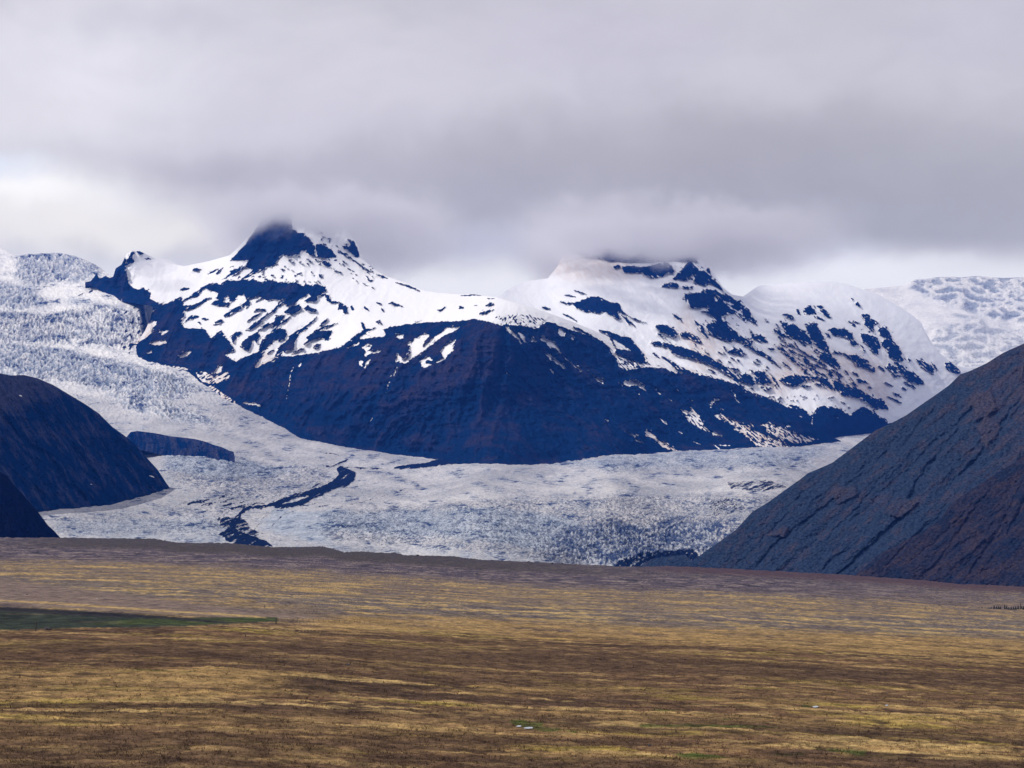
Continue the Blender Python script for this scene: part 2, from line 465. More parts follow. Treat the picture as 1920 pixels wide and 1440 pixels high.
MAIN = TPS(mb + [(165, 528, 11600), (213, 558, 11350), (240, 560, 11200), (250, 470, 11500), (213, 505, 11500), (300, 500, 11600), (300, 590, 10700), (400, 495, 11500),
    (350, 560, 11000), (350, 640, 10200), (450, 640, 10000), (450, 560, 10700), (470, 500, 11200), (580, 395, 11500), (500, 440, 11250), (560, 470, 11050), (650, 470, 11250), (600, 530, 10700), (720, 560, 10450), (700, 620, 9800), (700, 700, 9250),
    (600, 640, 10000), (800, 560, 10300), (800, 620, 9600), (800, 700, 9050), (880, 556, 10100), (890, 600, 9350), (925, 605, 9150), (930, 700, 8850), (935, 780, 8680),
    (970, 600, 9350), (1000, 700, 9120), (1050, 610, 9650), (1110, 635, 9800), (1100, 740, 9300), (1200, 675, 9950), (1200, 760, 9450), (1290, 700, 10050), (1300, 780, 9600), (1385, 725, 10150), (1400, 790, 9750), (1470, 765, 10250), (1500, 800, 10000)], reg=0.004)

T_REAR = curve([(930, 560), (960, 537), (990, 527), (1027, 522), (1045, 500), (1060, 472), (1080, 455), (1110, 440), (1180, 428), (1270, 432), (1292, 452), (1302, 474), (1318, 490), (1330, 503), (1345, 524), (1357, 540),
    (1372, 552), (1393, 556), (1423, 535), (1467, 532), (1513, 528), (1560, 527), (1590, 533), (1647, 553), (1690, 577), (1712, 592), (1728, 606), (1733, 618), (1745, 640), (1762, 662), (1790, 685), (1830, 694), (1880, 700)])
B_REAR = curve([(930, 600), (1060, 640), (1200, 700), (1300, 730), (1400, 770), (1470, 800), (1500, 838), (1542, 823), (1560, 821), (1600, 814), (1660, 803), (1720, 790), (1780, 770), (1880, 740)])
rb = [(x, float(B_REAR(x)), float(GL(x, B_REAR(x)))) for x in (1542, 1600, 1660)]
REAR = TPS(rb + [(950, 560, 11300), (1027, 523, 11900), (1000, 600, 10900), (1100, 620, 10700), (1100, 540, 11500), (1100, 440, 12300), (1200, 428, 12500), (1250, 520, 11700), (1200, 600, 11100), (1200, 700, 10500), (1300, 700, 10600), (1280, 440, 12500), (1340, 520, 12000),
    (1330, 600, 11300), (1360, 545, 11800), (1400, 640, 11300), (1420, 535, 13000), (1480, 765, 10700), (1500, 838, 10350), (1500, 528, 13200), (1470, 600, 12000), (1500, 680, 11350), (1590, 533, 13400), (1580, 620, 12200), (1600, 720, 11500), (1600, 770, 11200),
    (1690, 577, 13400), (1660, 640, 12500), (1700, 700, 12300), (1690, 770, 11900), (1740, 640, 13100), (1780, 700, 12900), (1870, 735, 13300), (1395, 557, 12200)], reg=0.004)

# ------------------------------------------------------------------ snow cover of the two peaks
SC = Canvas(100, 340, 1960, 900, 0.0)
SC.poly([(236, 340), (236, 500), (243, 540), (262, 543), (283, 550), (280, 560), (306, 572), (340, 556), (344, 575), (346, 590), (340, 605), (347, 616), (372, 616), (385, 617), (391, 628),
    (397, 634), (405, 625), (415, 620), (430, 640), (440, 655), (443, 678), (480, 655), (500, 655), (478, 690), (525, 668), (550, 667), (590, 662), (640, 651), (655, 640), (672, 627), (700, 622), (740, 612),
    (800, 604), (860, 602), (890, 598), (912, 602), (942, 611), (950, 605), (975, 606), (1004, 617), (1021, 602), (1037, 605), (1050, 611), (1079, 621), (1110, 630), (1127, 638),
    (1142, 650), (1148, 665), (1158, 673), (1160, 686), (1175, 694), (1210, 688), (1246, 690), (1269, 700), (1304, 700), (1333, 707), (1362, 715), (1388, 721), (1400, 732),
    (1421, 739), (1442, 746), (1471, 760), (1475, 765), (1481, 759), (1498, 762), (1508, 769), (1521, 779), (1533, 763), (1544, 760), (1571, 765), (1592, 777), (1596, 779), (1600, 773),
    (1619, 762), (1642, 775), (1658, 787), (1667, 794), (1700, 790), (1960, 780), (1960, 340)], 1.0)
# glacier-side snow apron between the cliff and the flank
SC.poly([(150, 530), (213, 561), (262, 567), (275, 570), (273, 596), (285, 602), (296, 598), (290, 612), (270, 630), (248, 652), (240, 660), (150, 640)], 0.93)
def dark(ox, oy, *polys, v=0.0, s=4.8):
    for p in polys: SC.poly(Z(ox, oy, p, s), v)
def dstr(ox, oy, w, *ls, v=0.0, s=4.8):
    for p in ls: SC.stroke(Z(ox, oy, p, s), w + 0.6, v)
# left cliff and left flank
dark(150, 420,
  [(120,520),(150,470),(190,450),(200,490),(240,480),(330,465),(350,410),(400,380),(470,235),(495,240),(470,300),(490,340),(410,380),(415,420),(400,450),(430,490),(440,540),(500,590),(570,575),(640,620),(620,660),(640,710),(740,715),(750,740),(780,730),(700,860),(610,890),(592,850),(620,740),(600,690),(520,700),(480,690),(400,680),(310,670),(290,650),(300,590),(320,540),(240,555),(180,570)],
  [(510,245),(540,235),(590,262),(560,280),(520,270)],[(580,310),(620,305),(645,320),(600,322)],
  [(900,700),(960,665),(1010,640),(1090,570),(1160,535),(1230,528),(1260,550),(1300,515),(1400,505),(1460,498),(1560,500),(1620,520),(1700,505),(1780,520),(1850,525),(1925,540),
   (1925,700),(1850,665),(1800,690),(1740,680),(1680,690),(1640,650),(1560,655),(1520,680),(1540,710),(1500,770),(1490,735),(1430,745),(1500,690),(1480,640),(1420,640),(1390,700),(1340,700),(1370,650),(1310,650),(1285,700),(1350,710),(1330,740),(1240,740),(1180,720),(1230,680),(1240,620),(1210,610),(1120,580),(1060,650),(1000,665),(930,700),(930,735),(1010,730),(1100,690),(1160,660),(1130,700),(1030,760),(920,780),(900,760)],
  [(1390,405),(1450,390),(1430,440),(1340,475),(1280,495),(1350,450),(1350,420)],
  [(1210,880),(1270,855),(1290,870),(1230,900)],[(1290,820),(1400,750),(1480,720),(1500,730),(1400,800),(1300,840)],
  [(960,860),(1000,825),(1060,825),(1080,835),(1010,860),(930,890)],
  [(1340,620),(1360,600),(1375,625),(1370,690),(1340,680)],
  [(1480,960),(1560,900),(1660,860),(1620,895),(1540,950),(1450,960)],
  [(1740,890),(1760,840),(1850,820),(1810,880),(1750,910)],
  [(1640,1040),(1740,960),(1800,935),(1850,960),(1850,1010),(1810,1055),(1770,1020),(1720,1090),(1640,1160),(1610,1100)],
  [(1430,1100),(1480,1040),(1540,1000),(1600,970),(1620,1010),(1590,1080),(1560,1030),(1540,1110),(1500,1140)],
  [(1360,1030),(1370,990),(1440,960),(1460,980),(1400,1040),(1380,1080)],
  [(1820,1120),(1900,1010),(1925,1000),(1925,1120),(1840,1160)])
dstr(150, 420, 3.5, [(1500,880),(1560,840),(1670,770)], [(1500,950),(1640,850),(1760,770),(1800,690)], [(1150,455),(1240,400)], [(1220,450),(1285,392)], [(1560,790),(1600,770),(1660,765)], [(1090,850),(1160,860)], [(1100,690),(1180,660)],
  [(1060,880),(1090,900)], [(1700,1000),(1800,900),(1900,830)], [(1000,640),(1090,600)], [(640,780),(700,750)],[(1290,870),(1200,910)],[(1640,930),(1700,890)],[(1600,960),(1700,905)])
dstr(150, 420, 5, [(900,590),(980,580)], [(1010,410),(1090,410)],[(410,775),(460,765),(500,745)],[(430,800),(520,770)],[(460,880),(480,935)],[(400,1040),(440,1000)],[(420,1060),(520,1040)],[(440,1090),(500,1060)],[(470,1020),(530,1000)])
# snow shapes on the left flank rock
for p in ([(710,955),(760,965),(805,955),(770,985),(735,1000)], [(620,1065),(680,1050),(760,1035),(790,1070),(730,1088),(650,1085)], [(880,1190),(930,1160),(980,1130),(1000,1150),(970,1190),(905,1205)],
    [(600,1150),(640,1140),(650,1160),(600,1165)], [(1200,1345),(1230,1300),(1250,1262),(1280,1270),(1275,1320),(1240,1345)], [(1150,1420),(1240,1370),(1330,1325),(1335,1345),(1250,1400),(1345,1360),(1340,1385),(1240,1430),(1180,1440)],
    [(1390,1230),(1320,1190),(1320,1150),(1400,1150),(1500,1130),(1620,1120),(1600,1150),(1480,1200),(1400,1235)], [(1400,1090),(1420,1050),(1410,1010),(1440,1010),(1440,1060),(1465,1100),(1420,1105)],
    [(500,1080),(560,1000),(640,955),(660,970),(600,1020),(540,1060)], [(600,870),(640,780),(660,770),(700,760),(640,800),(620,870)], [(1565,1295),(1600,1240),(1640,1190),(1660,1130),(1700,1090),(1760,1040),(1780,1020),(1760,1110),(1790,1130),(1740,1180),(1690,1210),(1620,1270)]):
    SC.poly(Z(150, 420, p), 0.95)
for p in ([(785,1270),(850,1280),(920,1290),(990,1310),(960,1320),(830,1300)], [(1040,1335),(1120,1325),(1180,1360),(1240,1400),(1200,1440),(1100,1420),(1060,1380)]): SC.poly(Z(150, 420, p), 0.62)
SC.poly([(383, 735), (395, 722), (410, 732), (440, 752), (445, 762), (430, 768), (400, 752)], 0.62)
SC.stroke([(455, 755), (475, 757), (490, 762)], 5, 0.9)
# first peak
dark(500, 420,
  [(-330,330),(-200,190),(-110,60),(-20,-80),(220,-150),(230,40),(290,80),(330,80),(400,150),(440,220),(430,260),(440,290),(390,280),(350,240),(310,240),(300,270),(200,290),(140,275),(120,300),(60,370),(0,395),(-80,430),(-170,480),(-240,500),(-120,420),(-190,380),(-260,440),(-160,330)],
  [(440,190),(470,170),(530,200),(590,240),(630,290),(600,300),(560,310),(500,310),(460,290),(445,240)],[(480,330),(520,330),(570,350),(590,370),(560,380),(520,370)],
  [(590,320),(640,320),(620,335)],[(690,200),(760,190),(720,130),(780,150),(820,220),(840,300),(800,300),(750,250)],
  [(0,500),(100,520),(160,535),(250,520),(330,560),(350,530),(400,560),(440,540),(520,560),(540,600),(480,620),(560,640),(580,690),(660,700),(720,740),(735,800),(680,800),(690,770),(640,770),(650,710),(590,720),(540,690),(520,640),(460,650),(460,690),(420,700),(330,690),(400,650),(380,630),(290,680),(250,720),(180,740),(130,700),(180,665),(110,660),(0,690)],
  [(160,790),(200,750),(290,720),(320,760),(290,790),(220,815),(170,800)],[(330,760),(370,730),(410,760),(450,770),(440,790),(370,785)],
  [(0,1000),(60,960),(120,935),(165,945),(180,990),(160,1040),(110,1055),(60,1010),(0,1090)],
  [(355,1020),(430,970),(520,955),(585,960),(570,1010),(555,1050),(500,1030),(440,1030),(400,1050),(360,1085),(325,1085),(370,1045)],[(415,1115),(450,1080),(490,1078),(470,1105),(440,1120)],
  [(90,1120),(180,1060),(200,1010),(290,950),(350,920),(370,940),(300,980),(260,1050),(200,1140),(150,1130),(170,1090),(120,1200),(70,1190),(100,1130)],
  [(470,915),(500,880),(545,840),(550,855),(520,890),(500,920)],[(660,1110),(740,1050),(800,1000),(880,945),(1000,930),(930,960),(860,1000),(830,1045),(1000,1020),(1150,970),(1280,930),(1400,940),(1620,920),(1560,960),(1500,980),(1400,1050),(1380,1120),(1440,1100),(1620,970),(1740,920),(1700,960),(1590,1020),(1450,1130),(1350,1190),(1240,1250),(1170,1240),(1000,1280),(700,1260),(440,1190),(500,1170),(620,1130)],
  [(845,890),(860,880),(890,930),(890,950),(870,950)],[(975,880),(1020,860),(1040,900),(1000,895)],[(1075,950),(1100,925),(1200,915),(1250,900),(1300,900),(1420,855),(1330,895),(1260,930),(1150,965),(1090,985)],
  [(1090,715),(1130,700),(1180,720),(1230,740),(1170,740)],[(750,735),(775,740),(795,780),(770,780)],[(1525,780),(1570,760),(1620,735),(1600,760),(1560,785)],[(1725,740),(1750,735),(1780,760),(1740,765)],[(1590,640),(1700,645),(1800,640),(1860,630),(1900,640),(1820,650)])
dstr(500, 420, 3.2, [(0,830),(100,740),(160,700)], [(0,920),(80,880),(90,830),(140,820)], [(30,930),(130,890),(180,870)], [(270,1000),(340,930),(400,890),(450,830)], [(0,1170),(70,1130)], [(420,965),(480,945),(640,890)], [(220,1170),(300,1130),(340,1120)], [(700,1120),(840,1070)],
  [(1160,525),(1280,560),(1380,605)],[(1480,925),(1570,885),(1640,885)],[(720,280),(880,400),(940,430)],[(640,230),(740,310)],[(980,450),(1090,490)],[(870,740),(920,780)],[(1030,760),(1055,785)],[(985,705),(1035,720)],[(-100,700),(0,640)])
rnd = random.Random(5)
for i in range(150):                       # scattered stones through the upper snow
    x = rnd.uniform(430, 700); y = rnd.uniform(475, 530)
    if x > 600: y = 440 + (x - 600) * 0.5 + rnd.uniform(-8, 55)
    SC.stroke([(x, y), (x + rnd.uniform(3, 9), y - rnd.uniform(-2, 4) if x < 560 else y + rnd.uniform(0, 5))], rnd.uniform(1.4, 3.0), 0.15)
# snow gullies high on the nose
for p in ([(1155,1000),(1190,985),(1230,1000),(1230,1030),(1190,1040)], [(1165,1240),(1170,1160),(1215,1200),(1240,1130),(1290,1100),(1250,1070),(1300,1060),(1360,1010),(1440,985),(1470,1000),(1420,1060),(1400,1110),(1520,1010),(1620,935),(1745,925),(1680,970),(1600,1000),(1440,1120),(1330,1200),(1245,1255)],
    [(1385,1245),(1400,1210),(1440,1190),(1490,1215),(1500,1240),(1450,1215),(1420,1250),(1490,1265),(1430,1290),(1390,1280)], [(1520,1245),(1590,1200),(1565,1150),(1600,1090),(1640,1060),(1700,1040),(1670,1120),(1690,1135),(1640,1170),(1600,1220),(1540,1245)],
    [(850,1110),(920,1080),(950,1090),(920,1140),(980,1150),(1045,1130),(1000,1160),(940,1165),(900,1200),(880,1190),(890,1140)], [(830,1230),(870,1230),(860,1280),(830,1270)], [(870,1300),(900,1230),(935,1220),(910,1270),(885,1300)],
    [(705,1120),(830,1065),(840,1080),(760,1110)],[(830,1040),(870,1000),(950,955),(1030,930),(1075,990),(1060,1010),(900,1030)]):
    SC.poly(Z(500, 420, p), 0.95)
SC.poly(Z(500, 420, [(1190,1170),(1240,1110),(1290,1110),(1295,1150),(1270,1200),(1220,1220)]), 0.1)
for p, ww in (([(320,1235),(285,1290)],3), ([(1175,1280),(1140,1370)],2.5), ([(90,1215),(40,1245)],3)): SC.stroke(Z(500, 420, p), ww, 0.85)
SC.stroke([(553, 683), (545, 700), (540, 735), (536, 752)], 2.2, 0.6); SC.stroke([(738, 690), (728, 720), (722, 740)], 2.2, 0.6); SC.stroke([(700, 780), (694, 793)], 2.0, 0.6)
# right face of the nose: long snow runnels
for p in ([(470,340),(500,360),(540,400),(580,440),(620,490),(610,515),(590,470),(540,430),(500,400),(470,360)], [(580,400),(620,410),(650,440),(640,450),(670,500),(640,490),(610,450)], [(710,430),(730,460),(755,465),(740,490),(705,480)],
    [(800,425),(830,450),(870,470),(920,490),(950,540),(980,600),(1040,650),(1090,690),(1145,715),(1165,770),(1110,720),(1030,660),(960,590),(920,540),(870,540),(830,490),(780,465)], [(795,570),(840,600),(870,600),(870,565),(890,610),(940,650),(980,690),(1025,730),(990,725),(930,680),(880,640),(830,600)],
    [(865,730),(885,735),(920,785),(885,760)], [(1205,740),(1250,770),(1300,800),(1360,820),(1375,845),(1330,830),(1355,870),(1300,835),(1250,790)], [(1530,840),(1580,840),(1600,820),(1660,830),(1680,870),(1720,870),(1740,930),(1690,900),(1640,870),(1590,880),(1540,870)],
    [(945,370),(980,365),(1005,400),(1000,435),(960,430),(940,400)], [(1060,420),(1085,415),(1085,470),(1065,460)],[(475,755),(490,760),(520,795),(500,790)],[(1620,890),(1700,970),(1640,930)],[(1480,840),(1540,900),(1500,865)],[(1820,905),(1865,960),(1840,940)],[(1850,1165),(1920,1220),(1880,1195)],
    [(1535,1285),(1620,1320),(1680,1310),(1640,1350),(1725,1405),(1650,1380),(1620,1335)], [(1740,1270),(1790,1320),(1850,1370),(1920,1390),(1890,1430),(1850,1400),(1800,1350),(1730,1330)],[(1360,1170),(1400,1200)],[(820,660),(860,660),(840,630)]):
    SC.poly(Z(850, 540, p), 0.92) if len(p) > 3 else SC.stroke(Z(850, 540, p), 2.5, 0.8)
SC.poly(Z(850, 540, [(360,260),(480,330),(620,340),(740,370),(850,300),(820,280),(640,230),(480,240)]), 0.66)
# dark shapes above the right face
dark(850, 540, [(1300,375),(1400,390),(1500,430),(1600,450),(1640,520),(1700,600),(1620,590),(1560,530),(1480,490),(1400,430)], [(1450,570),(1520,560),(1620,600),(1680,600),(1720,650),(1700,680),(1600,640),(1530,620)],
  [(1000,135),(1100,130),(1150,110),(1260,75),(1300,80),(1400,120),(1490,140),(1530,220),(1600,260),(1700,300),(1740,310),(1640,290),(1560,240),(1480,210),(1500,280),(1440,260),(1360,210),(1310,230),(1230,210),(1200,220),(1110,180),(1080,150)],
  [(240,220),(320,200),(370,195),(300,230),(230,240)],[(280,160),(350,125),(370,150),(320,165)],[(100,65),(180,60),(260,68),(180,72)],[(300,90),(380,95),(320,102)],[(45,165),(70,160),(100,185),(70,190)],[(180,160),(220,150),(200,165)],[(1815,340),(1850,330),(1925,370),(1925,420),(1860,390)],[(1040,255),(1120,300),(1080,280)])
dstr(850, 540, 3.0, [(800,170),(870,190)],[(980,230),(1050,260),(1110,300)],[(1080,350),(1170,385)],[(1400,430),(1470,550)],[(1800,580),(1850,630)],[(960,120),(1050,150)],[(1000,60),(1100,80)],[(1080,20),(1200,60)],[(1500,230),(1640,350)],[(1540,250),(1580,330)],[(1150,385),(1230,420)])
# second peak
dark(1050, 440, [(-60,-60),(100,-120),(600,-110),(1130,-100),(1250,200),(1240,250),(1170,230),(1120,290),(1040,370),(1010,400),(1080,405),(1180,410),(1240,440),(1300,460),(1340,440),(1420,470),(1500,530),(1480,540),(1400,500),(1340,490),(1290,500),(1240,525),(1190,530),(1160,505),(1120,550),(1130,600),(1180,655),(1250,655),(1330,650),(1320,680),(1250,695),(1300,690),(1380,740),(1400,790),(1320,800),(1320,840),(1340,880),(1420,930),(1520,960),(1600,950),(1640,970),(1650,1000),(1720,1010),(1800,1040),(1920,1120),(1860,1100),(1770,1060),(1700,1020),(1740,960),(1620,910),(1590,870),(1520,830),(1500,780),(1460,750),(1480,720),(1560,710),(1650,740),(1720,780),(1780,820),(1730,720),(1640,620),(1560,570),(1480,520),(1450,470),(1380,400),(1340,310),(1260,290),(1200,240),(1100,235),(960,225),(800,240),(600,240),(440,240),(380,210),(200,195),(100,150)],
  [(555,285),(650,280),(730,290),(830,280),(870,260),(960,255),(1035,310),(1020,345),(960,350),(920,380),(840,390),(780,370),(735,340),(640,345),(570,335)],[(480,285),(520,270),(550,290),(490,305)],
  [(910,470),(940,445),(1020,425),(1070,450),(1060,475),(1000,478)],[(1095,460),(1140,470),(1190,465),(1200,485),(1130,490)],
  [(860,820),(900,810),(960,810),(1050,870),(1055,905),(1020,930),(940,880),(870,850)],[(870,880),(920,900),(960,940),(900,910)],[(1080,880),(1180,890),(1240,920),(1278,975),(1220,965),(1150,930),(1090,920)],
  [(1200,770),(1240,790),(1290,830),(1310,870),(1335,935),(1280,890),(1240,820)],[(1700,840),(1740,890),(1840,920),(1870,965),(1800,965),(1740,940)],
  [(810,970),(900,955),(990,985),(1100,1010),(1220,1050),(1330,1090),(1440,1160),(1500,1220),(1600,1290),(1640,1350),(1560,1290),(1480,1230),(1380,1190),(1300,1150),(1200,1110),(1100,1100),(1010,1060),(960,1010),(900,995),(830,990)],
  [(905,1095),(960,1110),(1050,1170),(1180,1230),(1300,1270),(1480,1310),(1300,1290),(1150,1260),(1070,1230),(1000,1170)],[(830,1060),(870,1080),(900,1115),(860,1100)],[(370,860),(440,880),(560,930),(640,930),(690,1000),(760,1080),(770,1140),(820,1170),(700,1150),(640,1110),(540,1080),(490,1060),(510,1020),(600,1040),(640,1050),(580,1000),(500,940),(430,900)],
  [(1510,1050),(1570,1020),(1600,1050),(1670,1080),(1610,1080),(1560,1060)],[(1600,1260),(1660,1250),(1730,1290),(1760,1320),(1740,1350),(1660,1320)],[(1745,1250),(1800,1225),(1860,1260),(1910,1330),(1830,1340),(1770,1335)],[(1530,1195),(1600,1205),(1620,1225),(1560,1220)],[(1000,705),(1050,720),(1110,790),(1060,760)])
for p in ([(1130,420),(1200,355),(1220,360),(1200,430),(1160,410)], [(1380,550),(1420,555),(1440,590),(1400,600)],[(1170,225),(1330,310),(1290,330),(1220,290)],[(975,240),(1060,235),(1125,240),(1110,280),(1050,320),(1000,280)],[(1640,1000),(1700,980),(1660,960)],[(1500,720),(1560,720),(1620,790),(1650,860),(1700,900),(1650,900),(1590,850),(1530,780)],[(1130,1395),(1120,1400)]):
    SC.poly(Z(1050, 440, p), 0.9) if len(p) > 2 else None
SC.poly(Z(1050, 440, [(1460,590),(1530,610),(1600,670),(1700,760),(1680,800),(1560,700),(1500,640)]), 0.45)
SC.poly(Z(1050, 440, [(520,1100),(600,1110),(680,1140),(760,1190),(680,1200),(600,1220),(540,1190)]), 0.6)
# dome and slopes on the right
dark(1350, 500, [(480,560),(510,560),(590,640),(540,620),(490,590)],[(535,485),(570,490),(620,520),(660,510),(720,560),(770,580),(820,660),(830,700),(780,695),(720,660),(640,630),(590,610),(570,550)],[(755,510),(800,520),(830,500),(870,520),(910,590),(930,640),(960,700),(990,770),(930,750),(860,710),(820,640),(780,560)],
  [(555,425),(600,425),(650,440),(680,480),(640,480)],[(680,380),(710,390),(735,445),(700,420)],[(750,400),(780,350),(810,345),(850,380),(865,420),(830,430),(780,430)],[(870,350),(920,350),(980,430),(1010,460),(970,455),(900,400)],[(840,440),(900,450),(950,490),(870,465)],
  [(975,565),(1010,550),(1100,560),(1140,570),(1180,600),(1210,640),(1180,655),(1110,630),(1050,620),(1000,600)],[(1165,665),(1200,655),(1240,690),(1220,715),(1180,695)],[(1265,600),(1340,610),(1420,640),(1430,680),(1450,720),(1420,790),(1370,770),(1350,720),(1280,670)],
  [(1270,430),(1330,430),(1370,470),(1430,510),(1370,520),(1390,590),(1340,560),(1300,520),(1310,470)],[(1425,570),(1440,550),(1500,540),(1530,600),(1550,660),(1610,720),(1640,790),(1645,850),(1590,850),(1520,810),(1500,740),(1450,700),(1470,660),(1500,650),(1440,610)],
  [(890,790),(930,768),(980,780),(1030,820),(1080,890),(1085,925),(1020,900),(960,860),(900,830)],[(1160,790),(1230,795),(1290,830),(1330,870),(1400,930),(1390,950),(1310,910),(1240,900),(1200,850)],[(735,815),(770,810),(810,850),(760,850)],[(615,740),(650,745),(690,775),(640,770)],
  [(1500,910),(1520,860),(1600,920),(1620,950),(1560,960)],[(1540,960),(1640,980),(1640,990),(1580,995)],[(1560,850),(1620,870),(1680,930),(1750,960),(1800,1000),(1840,1055),(1800,1060),(1700,1030),(1640,960)],[(1650,1030),(1720,1060),(1770,1100),(1700,1070)],
  [(540,1010),(580,990),(680,972),(760,985),(860,985),(960,1010),(1040,1110),(1000,1110),(940,1060),(880,1010),(790,1010),(740,1050),(680,1075),(600,1060),(550,1035)],[(725,1070),(790,1070),(820,1075),(760,1092)],
  [(1000,1020),(1060,1030),(1140,1080),(1240,1095),(1300,1130),(1400,1190),(1450,1190),(1500,1240),(1520,1290),(1440,1280),(1380,1270),(1330,1230),(1260,1190),(1180,1170),(1100,1160),(1070,1120),(1040,1090)],
  [(160,970),(210,960),(260,970),(300,1010),(320,1050),(290,1065),(230,1045),(180,1020)],[(310,950),(340,935),(400,950),(440,1000),(470,1045),(400,1050),(330,1050)],[(0,870),(60,900),(120,960),(170,1020),(200,1060),(120,1020),(50,950),(0,930)],[(370,1085),(410,1100),(460,1080),(470,1100),(410,1120)],
  [(430,730),(490,735),(460,760)],[(120,735),(190,755),(240,790),(180,790)],[(70,765),(110,750),(100,780)],[(1215,325),(1240,320),(1270,360),(1240,350)],[(1690,820),(1720,840),(1700,860)],[(1760,830),(1860,860),(1925,920),(1925,970),(1850,930),(1790,870)],[(2020,870),(2080,860),(2140,920),(2170,960),(2100,950),(2040,920)])
dstr(1350, 500, 3.0, [(500,510),(540,560)],[(590,680),(650,720)],[(490,700),(560,760),(640,820),(700,870),(780,950)],[(690,730),(800,800),(900,860),(960,900)],[(720,900),(780,950)],[(760,850),(880,950),(980,1000)],[(560,860),(640,920)],[(800,870),(940,910)],[(1100,770),(1180,830)],[(940,590),(1000,640)],
  [(330,740),(430,820),(500,870),(550,910)],[(1150,480),(1220,540)],[(1190,490),(1260,510)],[(960,940),(1020,990)],[(1000,920),(1110,990)],[(1120,930),(1160,970)],[(1190,945),(1250,985)],[(1260,700),(1310,770)],[(1420,890),(1490,940)],[(1290,830),(1340,860)],[(390,460),(440,500)],
  [(1560,1130),(1640,1180)],[(1500,1165),(1640,1230)],[(1560,1190),(1620,1220)],[(1330,1075),(1370,1095)],[(1160,1070),(1260,1110)],[(1480,1040),(1560,1080)],[(1240,1030),(1280,1045)],[(1230,1010),(1340,1050)],[(1340,700),(1400,790)],[(450,960),(530,1080)],[(60,760),(30,720)],[(1100,780),(1010,770)],[(1180,280),(1200,300)],[(1900,860),(1960,930)],[(1640,1080),(1680,1110)])
for i in range(60):
    x = rnd.uniform(1450, 1600); y = 620 + (x - 1450) * 0.75 + rnd.uniform(-30, 40)
    SC.stroke([(x, y), (x + rnd.uniform(8, 18), y + rnd.uniform(7, 15))], rnd.uniform(1.2, 2.8), 0.15)
for i in range(40):
    x = rnd.uniform(1300, 1460); y = 640 + (x - 1300) * 0.5 + rnd.uniform(-25, 40)
    SC.stroke([(x, y), (x + rnd.uniform(4, 10), y + rnd.uniform(3, 8))], rnd.uniform(1.5, 3.2), 0.15)
for i in range(26):
    x = rnd.uniform(1440, 1580); y = 748 + rnd.uniform(-8, 4) + abs(x - 1520) * 0.02
    SC.stroke([(x, y), (x + rnd.uniform(2, 5), y + rnd.uniform(-1, 1))], rnd.uniform(1.2, 2.2), 0.15)
# lower snow runnels at the foot
for p, v in (([(350,600),(440,640),(470,600),(530,660),(560,730),(600,790),(680,820),(760,860),(700,850),(600,810),(520,770),(440,720),(400,650)], .72), ([(660,660),(740,655),(790,690),(860,710),(960,770),(1100,830),(1260,900),(1360,960),(1200,990),(1080,930),(1010,890),(900,820),(800,730),(700,690)], .62),
    ([(1080,750),(1160,730),(1290,780),(1400,830),(1480,860),(1620,880),(1500,910),(1400,920),(1240,870),(1140,800)], .52), ([(930,820),(1100,900),(1340,940),(1420,950),(1200,985),(1050,940)], .5),([(170,690),(240,730),(250,750),(200,720)], .9),
    ([(630,600),(640,540),(690,515),(740,525),(690,530),(650,560),(645,600)], .85),([(720,610),(735,595),(750,615)], .8),([(330,800),(400,840),(360,825)], .8),([(450,885),(570,935),(500,915)], .85),([(60,790),(110,830),(150,870),(210,910),(300,960),(370,1000),(270,970),(200,950),(140,890),(80,840)], .8),
    ([(1420,660),(1470,685),(1440,680)], .8),([(1530,660),(1590,625),(1580,660)], .8),([(1730,665),(1800,690),(1760,690)], .8),([(700,930),(820,935),(760,945)], .7),([(1290,725),(1360,770),(1320,770)], .7),([(1200,770),(1300,790),(1300,840)], .5)):
    SC.poly(Z(1200, 640, p), v)
for p in ([(820,440),(850,480),(870,530),(920,570)], [(1548,670),(1552,790)], [(130,430),(180,480)], [(440,515),(480,535)], [(660,930),(720,975)], [(410,560),(470,610)], [(990,730),(1020,770)], [(240,500),(290,540)],[(330,425),(355,450)]):
    SC.stroke(Z(1200, 640, p), 2.2, 0.75)
SB = Canvas(100, 340, 1960, 900); SB.a = SC.a.copy(); SB.blur(2, 5, 4)
SW = Canvas(100, 340, 1960, 900); SW.a = SC.a.copy(); SW.blur(2, 13, 11)
# dark iron-brown scree of the sunny faces / dirty old snow
BR = Canvas(100, 340, 1960, 900, 0.12)
for p, v in (([(860,640),(905,605),(930,603),(940,640),(925,700),(860,720),(800,760),(740,760),(760,700),(820,680)], .75), ([(480,700),(640,655),(760,625),(860,640),(800,720),(640,740),(500,750),(420,740),(440,700)], .55),
    ([(300,570),(340,570),(345,610),(430,660),(430,720),(350,690),(270,660)], .5), ([(560,800),(880,770),(960,780),(920,840),(800,850),(640,830)], .35), ([(930,700),(960,740),(990,740),(985,800),(940,860),(900,860),(900,700)], .4),
    ([(980,735),(1010,735),(1020,745),(985,745)], .7), ([(1250,690),(1320,705),(1400,735),(1350,760),(1280,720)], .45),([(225,520),(232,520),(232,555),(224,555)],.9),([(500,640),(620,640),(600,665),(500,670)], .6)): BR.poly(p, v)
BR.blur(2, 6, 6)
DR = Canvas(100, 340, 1960, 900, 0.0)
